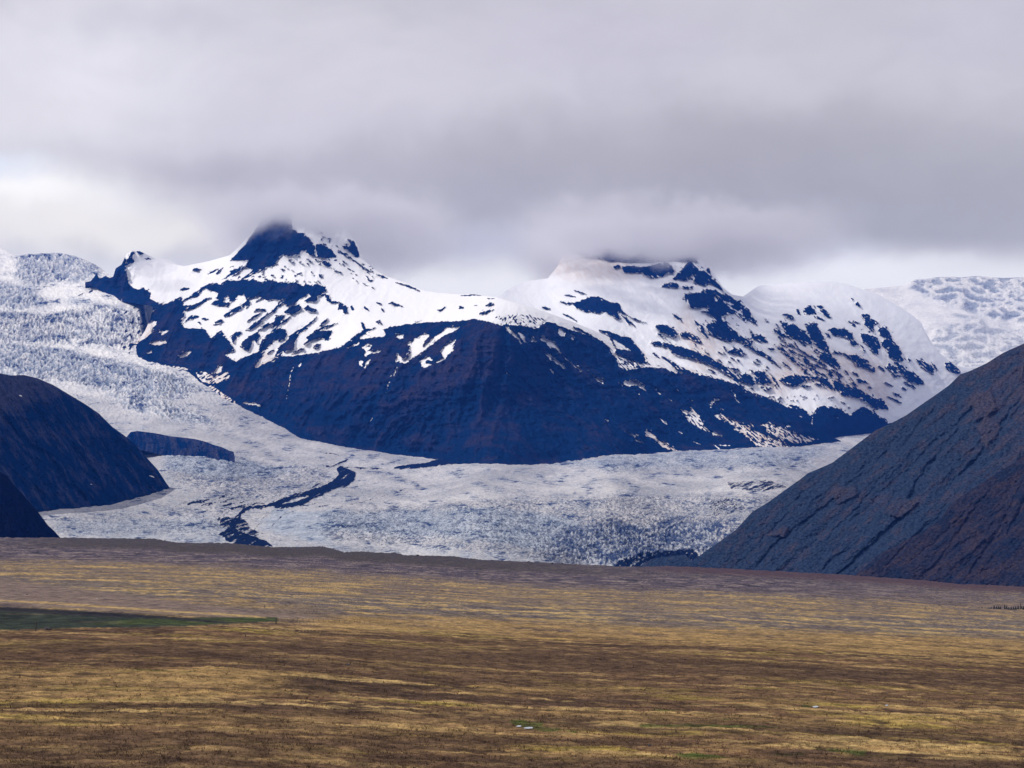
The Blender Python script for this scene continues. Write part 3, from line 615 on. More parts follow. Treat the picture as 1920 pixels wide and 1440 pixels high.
for p in ([(1290,560),(1310,640),(1345,600),(1350,680),(1310,700),(1270,610)], [(1430,700),(1480,700),(1470,750),(1440,730)], [(1320,760),(1560,830),(1560,845),(1440,845),(1380,810)], [(1280,820),(1300,860),(1200,860),(1200,800)],[(150,520),(290,560),(290,640),(250,665),(200,600)],
    [(280,630),(320,625),(360,660),(350,700),(280,660)], [(380,700),(460,680),(490,660),(520,670),(450,780),(390,750)], [(1460,640),(1660,680),(1680,760),(1560,740),(1460,700)],[(1000,440),(1150,440),(1200,520),(1100,530),(1000,510)]): DR.poly(p, 0.5)
DR.blur(3, 8, 8)

def flow(px, py, ang, L, W, seed, o=4):
    a = np.radians(ang); c, s = np.cos(a), np.sin(a)
    return gnoise_f((px * c + py * s) / L, (-px * s + py * c) / W, seed, o)
def gnoise_f(u, v, seed, o): return fbm(u, v, o, seed)
def slope_ang(px):                         # fall line: down-left on the left side, down-right on the right
    return np.interp(px, [150, 700, 860, 1000, 1500, 1800], [145, 148, 118, 50, 40, 42])
def blend3(px, fl, fm, fr):               # left flank, nose, right flank
    a = sm(px, 760, 880); b = sm(px, 930, 1010)
    return fl * (1 - a) + fm * a * (1 - b) + fr * b
def ribs(px, py):
    def gl_(ang, L, W, seed):
        a = math.radians(ang); c, s = math.cos(a), math.sin(a)
        wp = 14 * fbm(px / 60, py / 60, 3, 5)
        return ridge((px * c + py * s) / L, (-px * s + py * c + wp) / W, 4, seed)
    return blend3(px, gl_(122, 130, 34, 51), gl_(98, 150, 40, 52), gl_(50, 190, 30, 53))
def cover_attrs(px, py):
    n = blend3(px, flow(px, py, 147, 16.0, 5.0, 11), flow(px, py, 120, 14.0, 6.0, 12), flow(px, py, 43, 16.0, 5.0, 13))
    n2 = fbm(px / 5.0, py / 4.0, 3, 21)
    f = blend3(px, flow(px, py, 149, 11.0, 2.6, 14, 3), flow(px, py, 115, 10.0, 3.0, 15, 3), flow(px, py, 42, 12.0, 2.4, 16, 3))
    wx = 1.6 * fbm(px / 7, py / 6, 3, 31); wy = 1.3 * fbm(px / 7, py / 6, 3, 41)
    s = SC.at(px + wx, py + wy)
    b = SB.at(px, py); band = np.clip(4.6 * b * (1 - b), 0, 1)
    bw = SW.at(px, py); band = np.maximum(band * (1 + 0.5 * sm(px, 1150, 1300)), sm(px, 1180, 1350) * sm(1700 - px, -60, 60) * np.clip(4.2 * bw * (1 - bw), 0, 1) * 0.9)
    part = np.clip(1 - np.abs(2 * s - 1), 0, 1)
    s = s + band * (1.25 * f + 0.6 * n2) + part * (0.5 * f + 0.3 * n)
    # stray stones and drifts away from the edges
    s = np.where(s > 0.5, s - 0.9 * sm(f + 0.5 * n2, 0.52, 0.75) * sm(b, 0.4, 0.8) * sm(-b, -1.0, -0.90), s)
    return dict(snow=s, brown=BR.at(px, py) + 0.35 * n + 0.25 * f + 0.45 * fbm(px / 60, py / 22, 4, 77) - 0.12 + 0.55 * (ribs(px, py) - 0.4) * sm(1600 - px, 0, 100), dirty=DR.at(px, py) * (1.0 + n) + 0.22 * band * sm(py, 560, 660) * sm(0.3 + n, 0, 0.5))  # brown also carries painted relief shading: ribs browner, gullies bluer

def rockmask(px, py): return 1 - sm(SC.at(px, py), 0.3, 0.8)
def D_main(px, py):
    D = MAIN(px, py)
    edge = sm(B_MAIN(px) - py, 0, 30) * sm(py - T_MAIN(px), 0, 8)
    rock = rockmask(px, py)
    gul = ribs(px, py)
    lay = fbm(px / 160, (py + 0.10 * px + 8 * fbm(px / 50, py / 50, 2, 8)) / 13.0, 3, 61)
    cr = ridge(px / 30, py / 24, 5, 71, 0.6)
    amp = 0.25 + 0.75 * rock
    D = D - edge * amp * (60 * gul + 22 * lay + 36 * cr)
    # stepped lava benches on the nose
    D = D - edge * rock * 16 * sm(np.sin((py + 0.05 * px + 5 * fbm(px / 40, py / 40, 2, 9)) / 17.0), -0.3, 0.9) * sm(py, 640, 720)
    D = D - edge * (1 - rock) * 12 * fbm(px / 60, py / 30, 3, 81)
    return D
def D_rear(px, py):
    D = REAR(px, py)
    edge = sm(B_REAR(px) - py, 0, 20) * sm(py - T_REAR(px), 0, 8)
    rock = rockmask(px, py)
    a = np.radians(46); c, s = np.cos(a), np.sin(a)
    u = px * c + py * s; v = -px * s + py * c
    D = D - edge * (0.3 + 0.7 * rock) * (40 * ridge(u / 110, v / 30, 4, 151) + 24 * ridge(px / 24, py / 20, 4, 171, 0.6))
    D = D - edge * rock * 22 - edge * 20 * fbm(px / 70, py / 45, 3, 181)
    return D
TL_ = curve([(244, 657), (258, 640), (272, 620), (282, 598), (287, 574), (300, 561), (320, 541), (335, 517), (346, 499), (347, 300)])
T_M2 = lambda px: np.maximum(T_MAIN(px), TL_(px))
mtn = landform('mountain', 246, 1575, T_M2, B_MAIN, D_main, M_main, 1.4, cover_attrs, back=(1500, 1100))
B_SAD = curve([(160, 530), (170, 531), (185, 537), (213, 559), (240, 562), (262, 565), (283, 569), (306, 577), (330, 590), (370, 600)])
sad = landform('mountain_ridge', 160, 370, T_MAIN, B_SAD, lambda px, py: D_main(px, py) + 30 * sm(px, 290, 325), M_main, 1.2, cover_attrs, back=(1200, 500), under=3)
tag(sad, 'jagged black cliff and snow saddle standing between the icefall and the broad mountain', 'mountain ridge', kind='structure')
tag(mtn, 'broad dark mountain with snowy shoulder and cloud-capped flat peak above the glacier', 'mountain', kind='structure')
rear = landform('mountain', 930, 1880, T_REAR, B_REAR, D_rear, M_rear, 1.4, cover_attrs, back=(1500, 900))
tag(rear, 'higher snow-covered mountain with black cliffs and rounded snow dome', 'mountain', kind='structure')

# ------------------------------------------------------------------ glacier
T_GL = curve([(-180, 462), (0, 463), (18, 474), (30, 480), (60, 477), (110, 475), (140, 481), (165, 490), (180, 498), (200, 512), (215, 524), (240, 545), (262, 552), (292, 560), (310, 590), (330, 630), (350, 660), (385, 700), (443, 744), (493, 771), (567, 811), (640, 826),
    (720, 838), (817, 851), (940, 858), (1100, 850), (1200, 841), (1300, 833), (1400, 830), (1480, 828), (1540, 815), (1600, 803), (1660, 790), (1760, 770)])
B_GL = lambda px: CREST(px) + 14.0
ICE_SHADE = Canvas(-200, 440, 2000, 1100, 0.12)
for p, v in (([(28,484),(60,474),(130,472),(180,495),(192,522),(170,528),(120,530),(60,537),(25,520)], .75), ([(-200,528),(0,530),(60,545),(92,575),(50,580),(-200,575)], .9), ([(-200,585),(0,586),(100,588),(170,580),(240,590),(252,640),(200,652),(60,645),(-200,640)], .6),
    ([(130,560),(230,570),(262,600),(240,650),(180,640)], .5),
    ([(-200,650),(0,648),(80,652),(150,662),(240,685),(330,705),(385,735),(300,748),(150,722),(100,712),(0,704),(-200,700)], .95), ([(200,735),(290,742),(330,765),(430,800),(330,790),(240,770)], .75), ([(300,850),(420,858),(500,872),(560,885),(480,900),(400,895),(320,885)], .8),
    ([(1000,868),(1100,860),(1400,843),(1540,840),(1560,850),(1480,872),(1150,880)], .7), ([(520,955),(700,962),(900,955),(1000,960),(1150,1000),(1080,1050),(800,1036),(600,1020),(480,990)], .85), ([(100,980),(400,965),(480,1010),(400,1020),(100,1005)], .5), ([(1060,990),(1350,985),(1330,1030),(1200,1065),(1040,1058)], .6),  # wide front band: shade on the steepening ice painted in as blue
    ([(620,1000),(900,1015),(1100,1050),(1000,1060),(600,1040)], .25)): ICE_SHADE.poly(p, v)
ICE_SHADE.blur(3, 6, 3)
RO = Canvas(-200, 440, 2000, 1100, 0.06)
for p, v in (([(28,484),(60,474),(130,472),(190,500),(192,525),(120,530),(60,537),(25,520)], .8), ([(-200,528),(0,530),(60,545),(92,575),(50,580),(-200,575)], .7), ([(-200,585),(0,586),(100,588),(170,570),(262,590),(260,650),(200,652),(60,645),(-200,640)], .9),
    ([(-200,650),(0,648),(80,652),(150,662),(240,685),(330,705),(385,735),(300,748),(150,722),(0,704),(-200,700)], .8), ([(200,735),(290,742),(330,765),(430,800),(330,790),(240,770)], .8), ([(300,850),(420,858),(500,872),(620,880),(600,930),(430,945),(320,900)], .6),
    ([(1000,868),(1100,860),(1400,843),(1560,838),(1560,850),(1480,876),(1150,882)], .6), ([(600,965),(900,940),(1200,930),(1450,930),(1400,1000),(1330,1050),(1080,1060),(900,1035),(600,1010)], .7), ([(1020,985),(1360,975),(1350,1040),(1200,1066),(1000,1050)], 1.0), ([(100,970),(420,950),(480,1010),(100,1000)], .5)): RO.poly(p, v)
RO.blur(3, 8, 4)
DI = Canvas(-200, 440, 2000, 1100, 0.0)
DI.poly(Z(380, 820, [(1240,265),(1330,300),(1380,320),(1370,400),(1290,455),(1180,480),(1100,500),(1000,560),(860,630),(700,632),(600,635),(480,640),(400,660),(340,700),(330,740),(290,790),(310,850),(380,870),(480,910),(560,935),(640,985),(480,990),(330,990),(230,950),(190,910),(140,880),(200,850),(240,800),(260,740),(310,700),(360,640),(430,625),(560,620),(700,570),(850,520),(960,490),(1060,460),(1160,400),(1220,340),(1200,290)]), 0.80)
DI.stroke(Z(380, 820, [(1270,285),(1340,330),(1310,410),(1180,460),(1040,520),(900,580),(740,620),(560,630),(420,645)]), 9, 0.85)
DI.poly(Z(380, 820, [(120,740),(260,720),(380,740),(440,830),(560,870),(480,900),(300,840),(180,830)]), 0.6)
DI.stroke(Z(380, 820, [(350,690),(310,740),(270,800),(280,870),(350,940),(480,985)]), 12, 0.85)
DI.poly(Z(380, 820, [(700,610),(880,540),(960,530),(940,545),(800,600)]), 0.25)
for p, ww, v in (([(1150,275),(1230,240),(1325,200)], 4, .95), ([(1170,275),(1260,250),(1330,215)], 2, .7), ([(1240,268),(1450,283),(1690,290)], 3.5, .95), ([(1190,300),(1190,350),(1120,410),(1000,460),(860,510)], 1.6, .8), ([(1170,300),(1150,360),(1060,420),(900,480),(500,560)], 1.6, .55), ([(1040,265),(1120,262),(1160,275)], 3, .9),
    ([(240,645),(300,640)], 4, .9), ([(1500,330),(1420,420),(1260,470),(1080,560)], 1.5, .55), ([(1560,330),(1540,380),(1400,450)], 1.5, .5), ([(430,30),(700,60),(800,110),(960,130)], 2.5, .5), ([(960,120),(1150,150),(1320,195)], 3, .6), ([(100,540),(30,480)], 1, .3),
    ([(300,700),(430,830)], 2, .6), ([(0,470),(100,480)], 3, .45), ([(0,370),(60,365)], 3, .5)): DI.stroke(Z(380, 820, p), ww, v)
DI.poly(Z(500, 820, [(690,180),(760,165),(900,150),(960,128),(1080,132),(1080,144),(1050,155),(860,180),(740,186)], 3.0), 0.95)
DI.poly([(1360, 905), (1440, 900), (1480, 915), (1420, 925), (1370, 918)], 0.5)
DI.poly([(1320, 935), (1390, 940), (1400, 960), (1340, 975)], 0.45)
DI.poly([(1150, 1060), (1190, 1048), (1215, 1034), (1240, 1030), (1290, 1030), (1330, 1060), (1330, 1080), (1150, 1070)], 0.62)
DI.poly([(1010, 990), (1330, 990), (1320, 1035), (1100, 1045)], 0.28)
DI.stroke([(60, 655), (200, 668), (380, 725)], 2.5, 0.25); DI.stroke([(60, 708), (160, 722), (300, 745)], 3.5, 0.5); DI.stroke([(200, 700), (300, 735), (390, 745)], 4, 0.3)
rq = random.Random(8)
for _ in range(46):
    t_ = rq.random(); x = 292 - 50 * t_ + rq.uniform(-26, 4); y = 568 + 95 * t_ + rq.uniform(-8, 8); DI.stroke([(x - rq.uniform(2, 6), y + 2), (x + rq.uniform(2, 6), y - 2)], rq.uniform(1.5, 4), 0.9)
for x, y in ((250, 648), (242, 637), (246, 612), (238, 628), (236, 592), (252, 578), (155, 552), (170, 547), (150, 555), (262, 655), (258, 630)): DI.stroke([(x - 5, y + 2), (x + 5, y - 2)], 4, 0.8)
MC = [(660, 885), (650, 900), (612, 918), (565, 935), (520, 946), (478, 953), (455, 962), (446, 975), (438, 990), (440, 1004), (465, 1018)]
for k in range(0, 18, 1):                  # thin debris strands carried parallel to the medial moraine
    side = 1 if k % 4 == 0 else -1; off = (6 + 3.2 * k) * side
    a_ = rq.randint(0, 4); b_ = rq.randint(6, 10)
    DI.stroke([(x + off * (2.0 + 0.012 * (1000 - y)), y + off * 0.12) for x, y in MC[a_:b_ + 1]], rq.uniform(1.3, 2.2), rq.uniform(0.60, 0.85))
DI.blur(1)

def crev(px, py):
    """crevasse sets: long transverse cracks on the flat tongue, tumbled blocks in the icefalls and at the pressed right margin"""
    up = sm(830 - py, 0, 60)
    ser = np.clip(up + sm(px, 1000, 1120) * sm(py, 970, 1000), 0, 1)
    wx = 14 * fbm(px / 80, py / 24, 3, 300); wy = 5 * fbm(px / 70, py / 20, 3, 310)
    tilt = 0.10 * (px - 700) * sm(700 - px, 0, 300) * (1 - up)
    a1 = ridge((px + wx) / 30, (py + wy + tilt) / 4.2, 3, 321, 0.55)
    a2 = ridge((px + wx + 0.5 * py) / 13, (py + wy - 0.25 * px) / 7.0, 3, 326, 0.6)
    b1 = ridge((px + wx - 1.2 * py) / 16, (py + wy) / 3.6, 3, 331, 0.6)
    b2 = ridge((px + wx) / 8, (py + wy) / 6.0, 3, 336, 0.6)
    return a1 * (1 - ser) + a2 * ser, b1 * (1 - ser) + b2 * ser, px, py * 2.4
def glacier_attrs(px, py):
    n = fbm(px / 40, py / 14, 4, 201); n2 = fbm(px / 12, py / 4, 3, 211)
    r = np.clip(RO.at(px, py) + 0.35 * n + 0.22 * sm(py, 840, 880), 0.03, 1.2)
    a, b, u, v = crev(px, py)
    gap = (0.35 + 0.65 * sm(r, 0.2, 0.8)) * sm(0.10 + 0.40 * r + 0.15 * n - (0.6 * a + 0.5 * b), -0.28, 0.30)
    lines = sm(ridge(u / 55 + 0.02 * v, v / 7, 4, 371), 0.34, 0.75) * 0.75
    firn = sm(740 - py, -60, 60) * (1 - sm(ICE_SHADE.at(px, py) + 0.3 * n, 0.25, 0.7))
    up = sm(830 - py, 0, 60); top = sm(0.6 * a + 0.4 * b, 0.34, 0.72) * up * sm(r, 0.1, 0.5)
    return dict(top=top, firn=np.clip(firn + 0.9 * top, 0, 1), ice=ICE_SHADE.at(px + 6 * n, py + 3 * n) * (1 - 0.75 * top) + 0.5 * n + 0.25 * n2, rough=r, crack=np.clip(gap * (0.30 + 0.45 * sm(px, 950, 1150) * sm(py, 960, 1000)) + lines * sm(n, -0.1, 0.4), 0, 1),
        dirt=DI.at(px + 2.0 * n2, py + 1.5 * fbm(px / 12, py / 6, 3, 231)) * (1.05 + 0.8 * flow(px, py, -24, 30, 3.2, 241, 3)) + 0.10 * n2)
def glacier_dz(px, py, D):
    k = D / F                                    # metres per survey unit
    r = RO.at(px, py) + 0.15 * sm(py, 840, 880)
    a, b, u, v = crev(px, py)
    broad = fbm(u / 120, v / 60, 3, 341)
    z = k * ((0.15 + r) * (1 + 0.9 * sm(830 - py, 0, 60)) * (3.0 * a + 2.4 * b) + (0.6 + 0.8 * r) * fbm(u / 14, v / 9, 3, 361) * 1.4) + k * 3.0 * broad
    # tall seracs where the ice pushes against the right-hand slope
    z = z + k * 4.0 * sm(r, 0.7, 1.0) * np.maximum(ridge(u / 9, v / 10, 2, 351), -0.4)
    # flow ridges of the medial moraine stand proud of the clean ice
    z = z + k * 1.5 * sm(DI.at(px, py), 0.3, 0.8)
    edge = sm(py - T_GL(px), 0, 6)
    return z * (0.35 + 0.65 * edge)
def D_gl(px, py):                    # the ice dives behind the flank of the mountain
    return GL(px, py) + 30 * np.clip(B_MAIN(px) - py - 6, 0, 60) * sm(px, 262, 285)
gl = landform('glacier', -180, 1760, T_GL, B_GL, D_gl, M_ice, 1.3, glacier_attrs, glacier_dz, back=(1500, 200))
tag(gl, 'wide crevassed outlet glacier with dark medial moraine winding down its middle', 'glacier', kind='structure')

# ------------------------------------------------------------------ ice cap on the right, far behind
T_CAP = curve([(1540, 560), (1600, 545), (1640, 540), (1690, 536), (1705, 531), (1715, 525), (1740, 523), (1760, 519), (1800, 520), (1830, 518), (1870, 521), (1920, 520), (2120, 516)])
B_CAP = curve([(1540, 640), (1700, 720), (1800, 730), (2120, 700)])
CAP = TPS([(1540, 560, 17500), (1700, 535, 18500), (1900, 520, 19000), (2120, 516, 19000), (1720, 600, 16500), (1820, 600, 16600), (1900, 620, 16200), (1800, 640, 15200), (1900, 660, 14900), (1800, 730, 13800), (2100, 690, 14300), (1700, 720, 13800), (1560, 640, 15500), (1980, 600, 16500)], reg=0.01)
CI = Canvas(1500, 480, 2160, 780, 0.15)
for p, v in (([(1705,540),(1715,522),(1800,517),(2160,514),(2160,600),(1920,603),(1870,600),(1790,575),(1740,560)], .9), ([(1760,612),(1800,605),(1900,615),(2160,610),(2160,700),(1800,700),(1740,650)], .6), ([(1780,585),(1850,600),(1900,610),(1830,610)], .6)): CI.poly(p, v)
CI.blur(2, 3, 2)
def cap_attrs(px, py):
    n = fbm(px / 26, py / 12, 4, 401)
    c = CI.at(px + 3 * n, py + 2 * n)
    tp = sm(ridge(px / 34, py / 15, 4, 421), 0.2, 0.6) * c
    return dict(top=tp, firn=np.clip(1 - c + tp, 0, 1), ice=c * 0.75 * (1 - 0.8 * tp) + 0.4 * n, rough=c, crack=0.4 * c * sm(0.15 - ridge(px / 34, py / 15, 4, 421), 0.0, 0.5), dirt=0 * c + 0.2 * sm(c, 0.3, 0.9) * ridge(px / 18, py / 8, 3, 411))
def cap_dz(px, py, D):
    c = CI.at(px, py); k = D / F
    return k * (c * (5.0 * ridge(px / 34, py / 15, 4, 421) + 1.5 * ridge(px / 9, py / 6, 2, 423)) + 2.5 * fbm(px / 60, py / 25, 3, 431)) * (0.3 + 0.7 * sm(py - T_CAP(px), 0, 6))
cap = landform('ice_cap', 1540, 2120, T_CAP, B_CAP, CAP, M_ice, 1.4, cap_attrs, cap_dz, back=(2500, 300))
tag(cap, 'distant pale blue ice cap breaking into an icefall behind the snowy mountain', 'glacier', kind='structure')

# ------------------------------------------------------------------ bare slopes framing the glacier
def hill_attrs(seed, ang, brown=0.3, sn=None, bfun=None):
    def f(px, py):
        n = flow(px, py, ang, 70.0, 12.0, seed); n2 = flow(px, py, ang, 22.0, 5.0, seed + 5)
        b = brown + 0.9 * n + 0.7 * n2 + 0.5 * fbm(px / 80, py / 60, 4, seed + 8)
        if bfun is not None: b = b + bfun(px, py)
        s = np.full(px.shape, -0.6) if sn is None else sn(px, py, n, n2)
        return dict(snow=s, brown=b, dirty=np.full(px.shape, 0.3))
    return f
def hill_D(base, T, ang, seed, amp, L=120.0, W=22.0, gu=None, crag=5.0):
    a = math.radians(ang); c, s = math.cos(a), math.sin(a)
    def f(px, py):
        D = base(px, py)
        u = px * c + py * s; v = -px * s + py * c + 10 * fbm(px / 60, py / 60, 3, seed + 3)
        e = sm(py - T(px), 0, 12)
        D = D - e * crag * (fbm(px / 7, py / 6, 4, seed + 31, 0.65) + 0.8 * ridge(px / 18, py / 15, 4, seed + 32, 0.6) * sm(fbm(px / 60, py / 50, 3, seed + 33), -0.1, 0.3))
        if gu is not None: D = D + e * 10 * gu(px, py)
        e2 = sm(py - T(px), 0, 70)
        m = 0.35 + 0.9 * sm(fbm(px / 90, py / 90, 3, seed + 9), -0.3, 0.4)
        return D - e * amp * m * (0.22 * fbm(u / 30, v / 8, 4, seed + 2, 0.6) + 0.34 * fbm(px / 20, py / 15, 5, seed + 4, 0.62)) - e2 * amp * (0.75 * fbm(u / L, v / W, 4, seed) - 0.8 * np.maximum(ridge(u / (L * 1.6), v / (W * 2.6), 2, seed + 6) - 0.45, 0))
    return f
# right-hand mountain slope
GU = Canvas(1100, 560, 2130, 1120, 0.0)
for p, ww, v in (([(1725, 890), (1712, 925), (1693, 968), (1655, 1005), (1610, 1045), (1570, 1080)], 9, 1), ([(1800, 800), (1760, 850), (1725, 890)], 6, .8), ([(1600, 905), (1560, 940), (1500, 985), (1450, 1025), (1420, 1060)], 6, .8), ([(1550, 890), (1500, 930), (1450, 975)], 4, .6),
    ([(1700, 800), (1660, 850), (1600, 900), (1540, 960), (1480, 1020)], 5, .6), ([(1860, 720), (1800, 790), (1740, 840), (1690, 900)], 6, .7), ([(1920, 740), (1880, 790), (1840, 850), (1790, 900)], 7, .9), ([(1650, 900), (1610, 950), (1560, 1000), (1500, 1060)], 4, .6), ([(1770, 960), (1700, 1020), (1650, 1075)], 5, .8),
    ([(1870, 900), (1830, 950), (1790, 1010), (1740, 1080)], 6, .7), ([(1920, 900), (1890, 960), (1850, 1030), (1810, 1085)], 6, .7), ([(1830, 940), (1770, 1000), (1700, 1060)], 4, .6), ([(1760, 760), (1720, 800), (1690, 840)], 4, .7), ([(1960, 860), (1920, 940), (1890, 1000)], 7, .8), ([(1480, 960), (1440, 1000), (1400, 1040)], 4, .5),
    ([(1620, 1010), (1560, 1050), (1530, 1078)], 5, .7), ([(1640, 860), (1590, 900)], 4, .5)): GU.stroke(p, ww, v)
for p in ([(1655, 960), (1700, 935), (1725, 940), (1690, 975)], [(1820, 745), (1860, 730), (1870, 770), (1830, 790)], [(1560, 920), (1600, 905), (1610, 930), (1570, 945)], [(1830, 800), (1850, 780), (1880, 800), (1850, 840)], [(1900, 690), (1920, 680), (1920, 720)], [(1440, 1000), (1480, 985), (1470, 1010)]): GU.poly(p, -0.9)
GU.blur(1, 2, 2)
def gully(px, py): return GU.at(px + 5 * fbm(px / 20, py / 20, 3, 591), py + 5 * fbm(px / 20, py / 20, 3, 592))
T_R = curve([(1180, 1078), (1205, 1058), (1225, 1047), (1260, 1042), (1285, 1040), (1297, 1052), (1310, 1043), (1335, 1025), (1350, 1015), (1380, 993), (1410, 960), (1440, 942), (1470, 920), (1500, 899), (1515, 887), (1530, 881), (1560, 868), (1600, 838), (1640, 808), (1680, 789),
    (1700, 778), (1730, 757), (1762, 735), (1780, 722), (1800, 702), (1820, 695), (1850, 681), (1880, 662), (1920, 644), (1970, 618), (2120, 560)])
B_R = lambda px: CREST(px) + 16.0
D_R = hill_D(lambda px, py: 4020 + 1.55 * (1090 - py) - 0.35 * (px - 1300), T_R, 136, 501, 15, 190, 24, gully, 4.5)
right = landform('mountain', 1180, 2120, T_R, B_R, D_R, M_right, 1.3, hill_attrs(511, 136, 0.12, bfun=lambda px, py: 0.55 * sm(px - 0.5 * (py - 640), 1640, 1900) - 0.7 * np.clip(gully(px, py), -1, 1)), back=(1200, 900))
tag(right, 'steep bare blue-grey scree slope running down leftwards beside the glacier', 'mountain', kind='structure')
T_N = curve([(1590, 1098), (1603, 1079), (1625, 1060), (1647, 1040), (1680, 1024), (1713, 1006), (1740, 990), (1763, 973), (1780, 948), (1800, 932), (1830, 913), (1870, 886), (1920, 856), (2000, 815), (2120, 770)])
D_N = hill_D(lambda px, py: 3760 + 1.5 * (1100 - py) - 0.15 * (px - 1600), T_N, 139, 601, 15, 110, 20, gully, 4.5)
near = landform('hill', 1590, 2120, T_N, B_R, D_N, M_near, 1.3, hill_attrs(611, 140, 0.45), back=(700, 500))
tag(near, 'dark brown rocky spur at the foot of the steep scree slope', 'hill', kind='structure')
# left-hand slopes
T_L = curve([(-180, 800), (-60, 730), (-25, 708), (0, 700), (20, 704), (45, 703), (70, 709), (100, 722), (130, 740), (160, 758), (185, 775), (210, 800), (235, 818), (255, 835), (275, 858), (295, 880), (305, 895), (312, 906), (318, 914)])
B_L = curve([(-180, 985), (0, 975), (90, 962), (150, 956), (200, 950), (250, 938), (290, 926), (318, 914.5)])
D_L = hill_D(lambda px, py: GL(px, B_L(px)) * 0.25 + 0.75 * (5050 + 3.2 * np.clip(px - 90, -300, 300)) + 1.5 * (B_L(px) - py), T_L, 52, 701, 34, crag=9.0)
def l_snow(px, py, n, n2):
    s = -0.6 + 0 * px
    for cx, cy, rx, ry in ((39, 742, 2.2, 1.0), (171, 908, 2.0, 1.0), (284, 893, 7, 1.6)):
        s = np.maximum(s, 1.0 - 0.55 * np.hypot((px - cx) / rx, (py - cy - 0.35 * (px - cx)) / ry) + 0.6 * n2)
    return s
left = landform('hill', -180, 318, T_L, B_L, D_L, M_lefthill, 1.3, hill_attrs(711, 55, 0.10, l_snow, lambda px, py: 0.9 * sm(790 - py - 0.4 * (px - 60), 0, 60)), back=(900, 700))
tag(left, 'rounded dark blue hillside ending at the left edge of the glacier', 'hill', kind='structure')
T_LN = curve([(-180, 920), (-60, 880), (0, 884), (14, 893), (25, 908), (45, 930), (70, 958), (90, 985), (102, 996), (112, 1007), (125, 1020)])
B_LN = lambda px: CREST(px) + 14.0
D_LN = hill_D(lambda px, py: 4050 + 1.4 * (1010 - py) + 0.5 * px, T_LN, 55, 801, 20, 80, 18)
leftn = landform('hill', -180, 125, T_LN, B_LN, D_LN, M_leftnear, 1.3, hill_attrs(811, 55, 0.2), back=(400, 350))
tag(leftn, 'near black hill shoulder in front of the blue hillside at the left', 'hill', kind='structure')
# rock island in the ice
T_I = curve([(235, 822), (245, 810), (258, 808), (290, 812), (320, 818), (340, 820), (365, 823), (385, 828), (400, 834), (415, 838), (430, 845), (438, 847), (440, 857)])
B_I = curve([(235, 838), (262, 832), (290, 838), (330, 847), (380, 856), (410, 859), (440, 860)])
D_I = hill_D(lambda px, py: 6750 + 1.9 * (860 - py), T_I, 100, 851, 22, 50, 12)
isl = landform('rock_ridge', 235, 440, T_I, B_I, D_I, M_lefthill, 1.2, hill_attrs(861, 80, 0.25, lambda px, py, n, n2: -0.75 + 1.5 * n2), back=(250, 150), under=4)
tag(isl, 'low dark rock ridge surrounded by glacier ice above the blue icefall', 'rock ridge', kind='structure')

# ------------------------------------------------------------------ the plain with its moraine crest
PAL = dict(gold=(0.262, 0.180, 0.086), straw=(0.34, 0.250, 0.120), brown=(0.122, 0.078, 0.050), dark=(0.058, 0.040, 0.032), purple=(0.082, 0.070, 0.092), grey=(0.135, 0.115, 0.105), olive=(0.20, 0.165, 0.085), crest=(0.058, 0.052, 0.050),
           green=(0.055, 0.075, 0.024), teal=(0.034, 0.044, 0.038), pink=(0.190, 0.160, 0.160), night=(0.026, 0.027, 0.034), field=(0.155, 0.122, 0.115))
class Layers:
    def __init__(self, names): self.c = {n: Canvas(-200, 990, 2140, 1500, 0.0) for n in names}
    def poly(self, n, pts, v=1.0):
        self.c[n].poly(pts, v)
GLY = Layers(['green', 'teal', 'night', 'field', 'strawline', 'gold', 'dark'])
GLY.poly('field', [(-200, 1060), (0, 1086), (150, 1104), (300, 1124), (450, 1143), (560, 1152), (650, 1158), (500, 1160), (300, 1150), (0, 1132), (-200, 1120)])
GLY.poly('teal', [(-200, 1122), (0, 1140), (200, 1152), (330, 1160), (430, 1157), (520, 1158), (522, 1165), (350, 1174), (150, 1178), (0, 1182), (-200, 1184)])
GLY.poly('night', [(-200, 1122), (0, 1137), (200, 1148), (330, 1157), (420, 1165), (440, 1170), (300, 1160), (150, 1155), (0, 1146), (-200, 1136)])
GLY.poly('green', [(150, 1172), (260, 1160), (400, 1160), (430, 1157), (520, 1158), (522, 1164), (350, 1172)], 0.55)
for p in ([(955, 1354), (975, 1352), (1020, 1356), (1015, 1362), (1045, 1366), (1062, 1371), (1020, 1371), (990, 1365), (965, 1360)], [(1055, 1370), (1085, 1373), (1080, 1376)], [(1200, 1361), (1300, 1361), (1460, 1363), (1465, 1366), (1330, 1365), (1200, 1364)], [(1350, 1347), (1375, 1348), (1360, 1350)],
    [(1260, 1414), (1300, 1413), (1375, 1420), (1330, 1426), (1280, 1422)], [(1440, 1412), (1510, 1414), (1460, 1416)], [(1505, 1402), (1560, 1405), (1625, 1410), (1620, 1418), (1570, 1412)], [(240, 1254), (300, 1257), (320, 1260), (280, 1259)], [(330, 1262), (370, 1265), (350, 1266)],
    [(1220, 1327), (1275, 1330), (1240, 1333)], [(1500, 1323), (1530, 1325), (1510, 1327)]): GLY.poly('green', p, 1.0)
GLY.c['strawline'].stroke([(-200, 1112), (0, 1126), (100, 1131), (300, 1145), (390, 1150), (480, 1156), (500, 1158)], 3.2, 1.0)
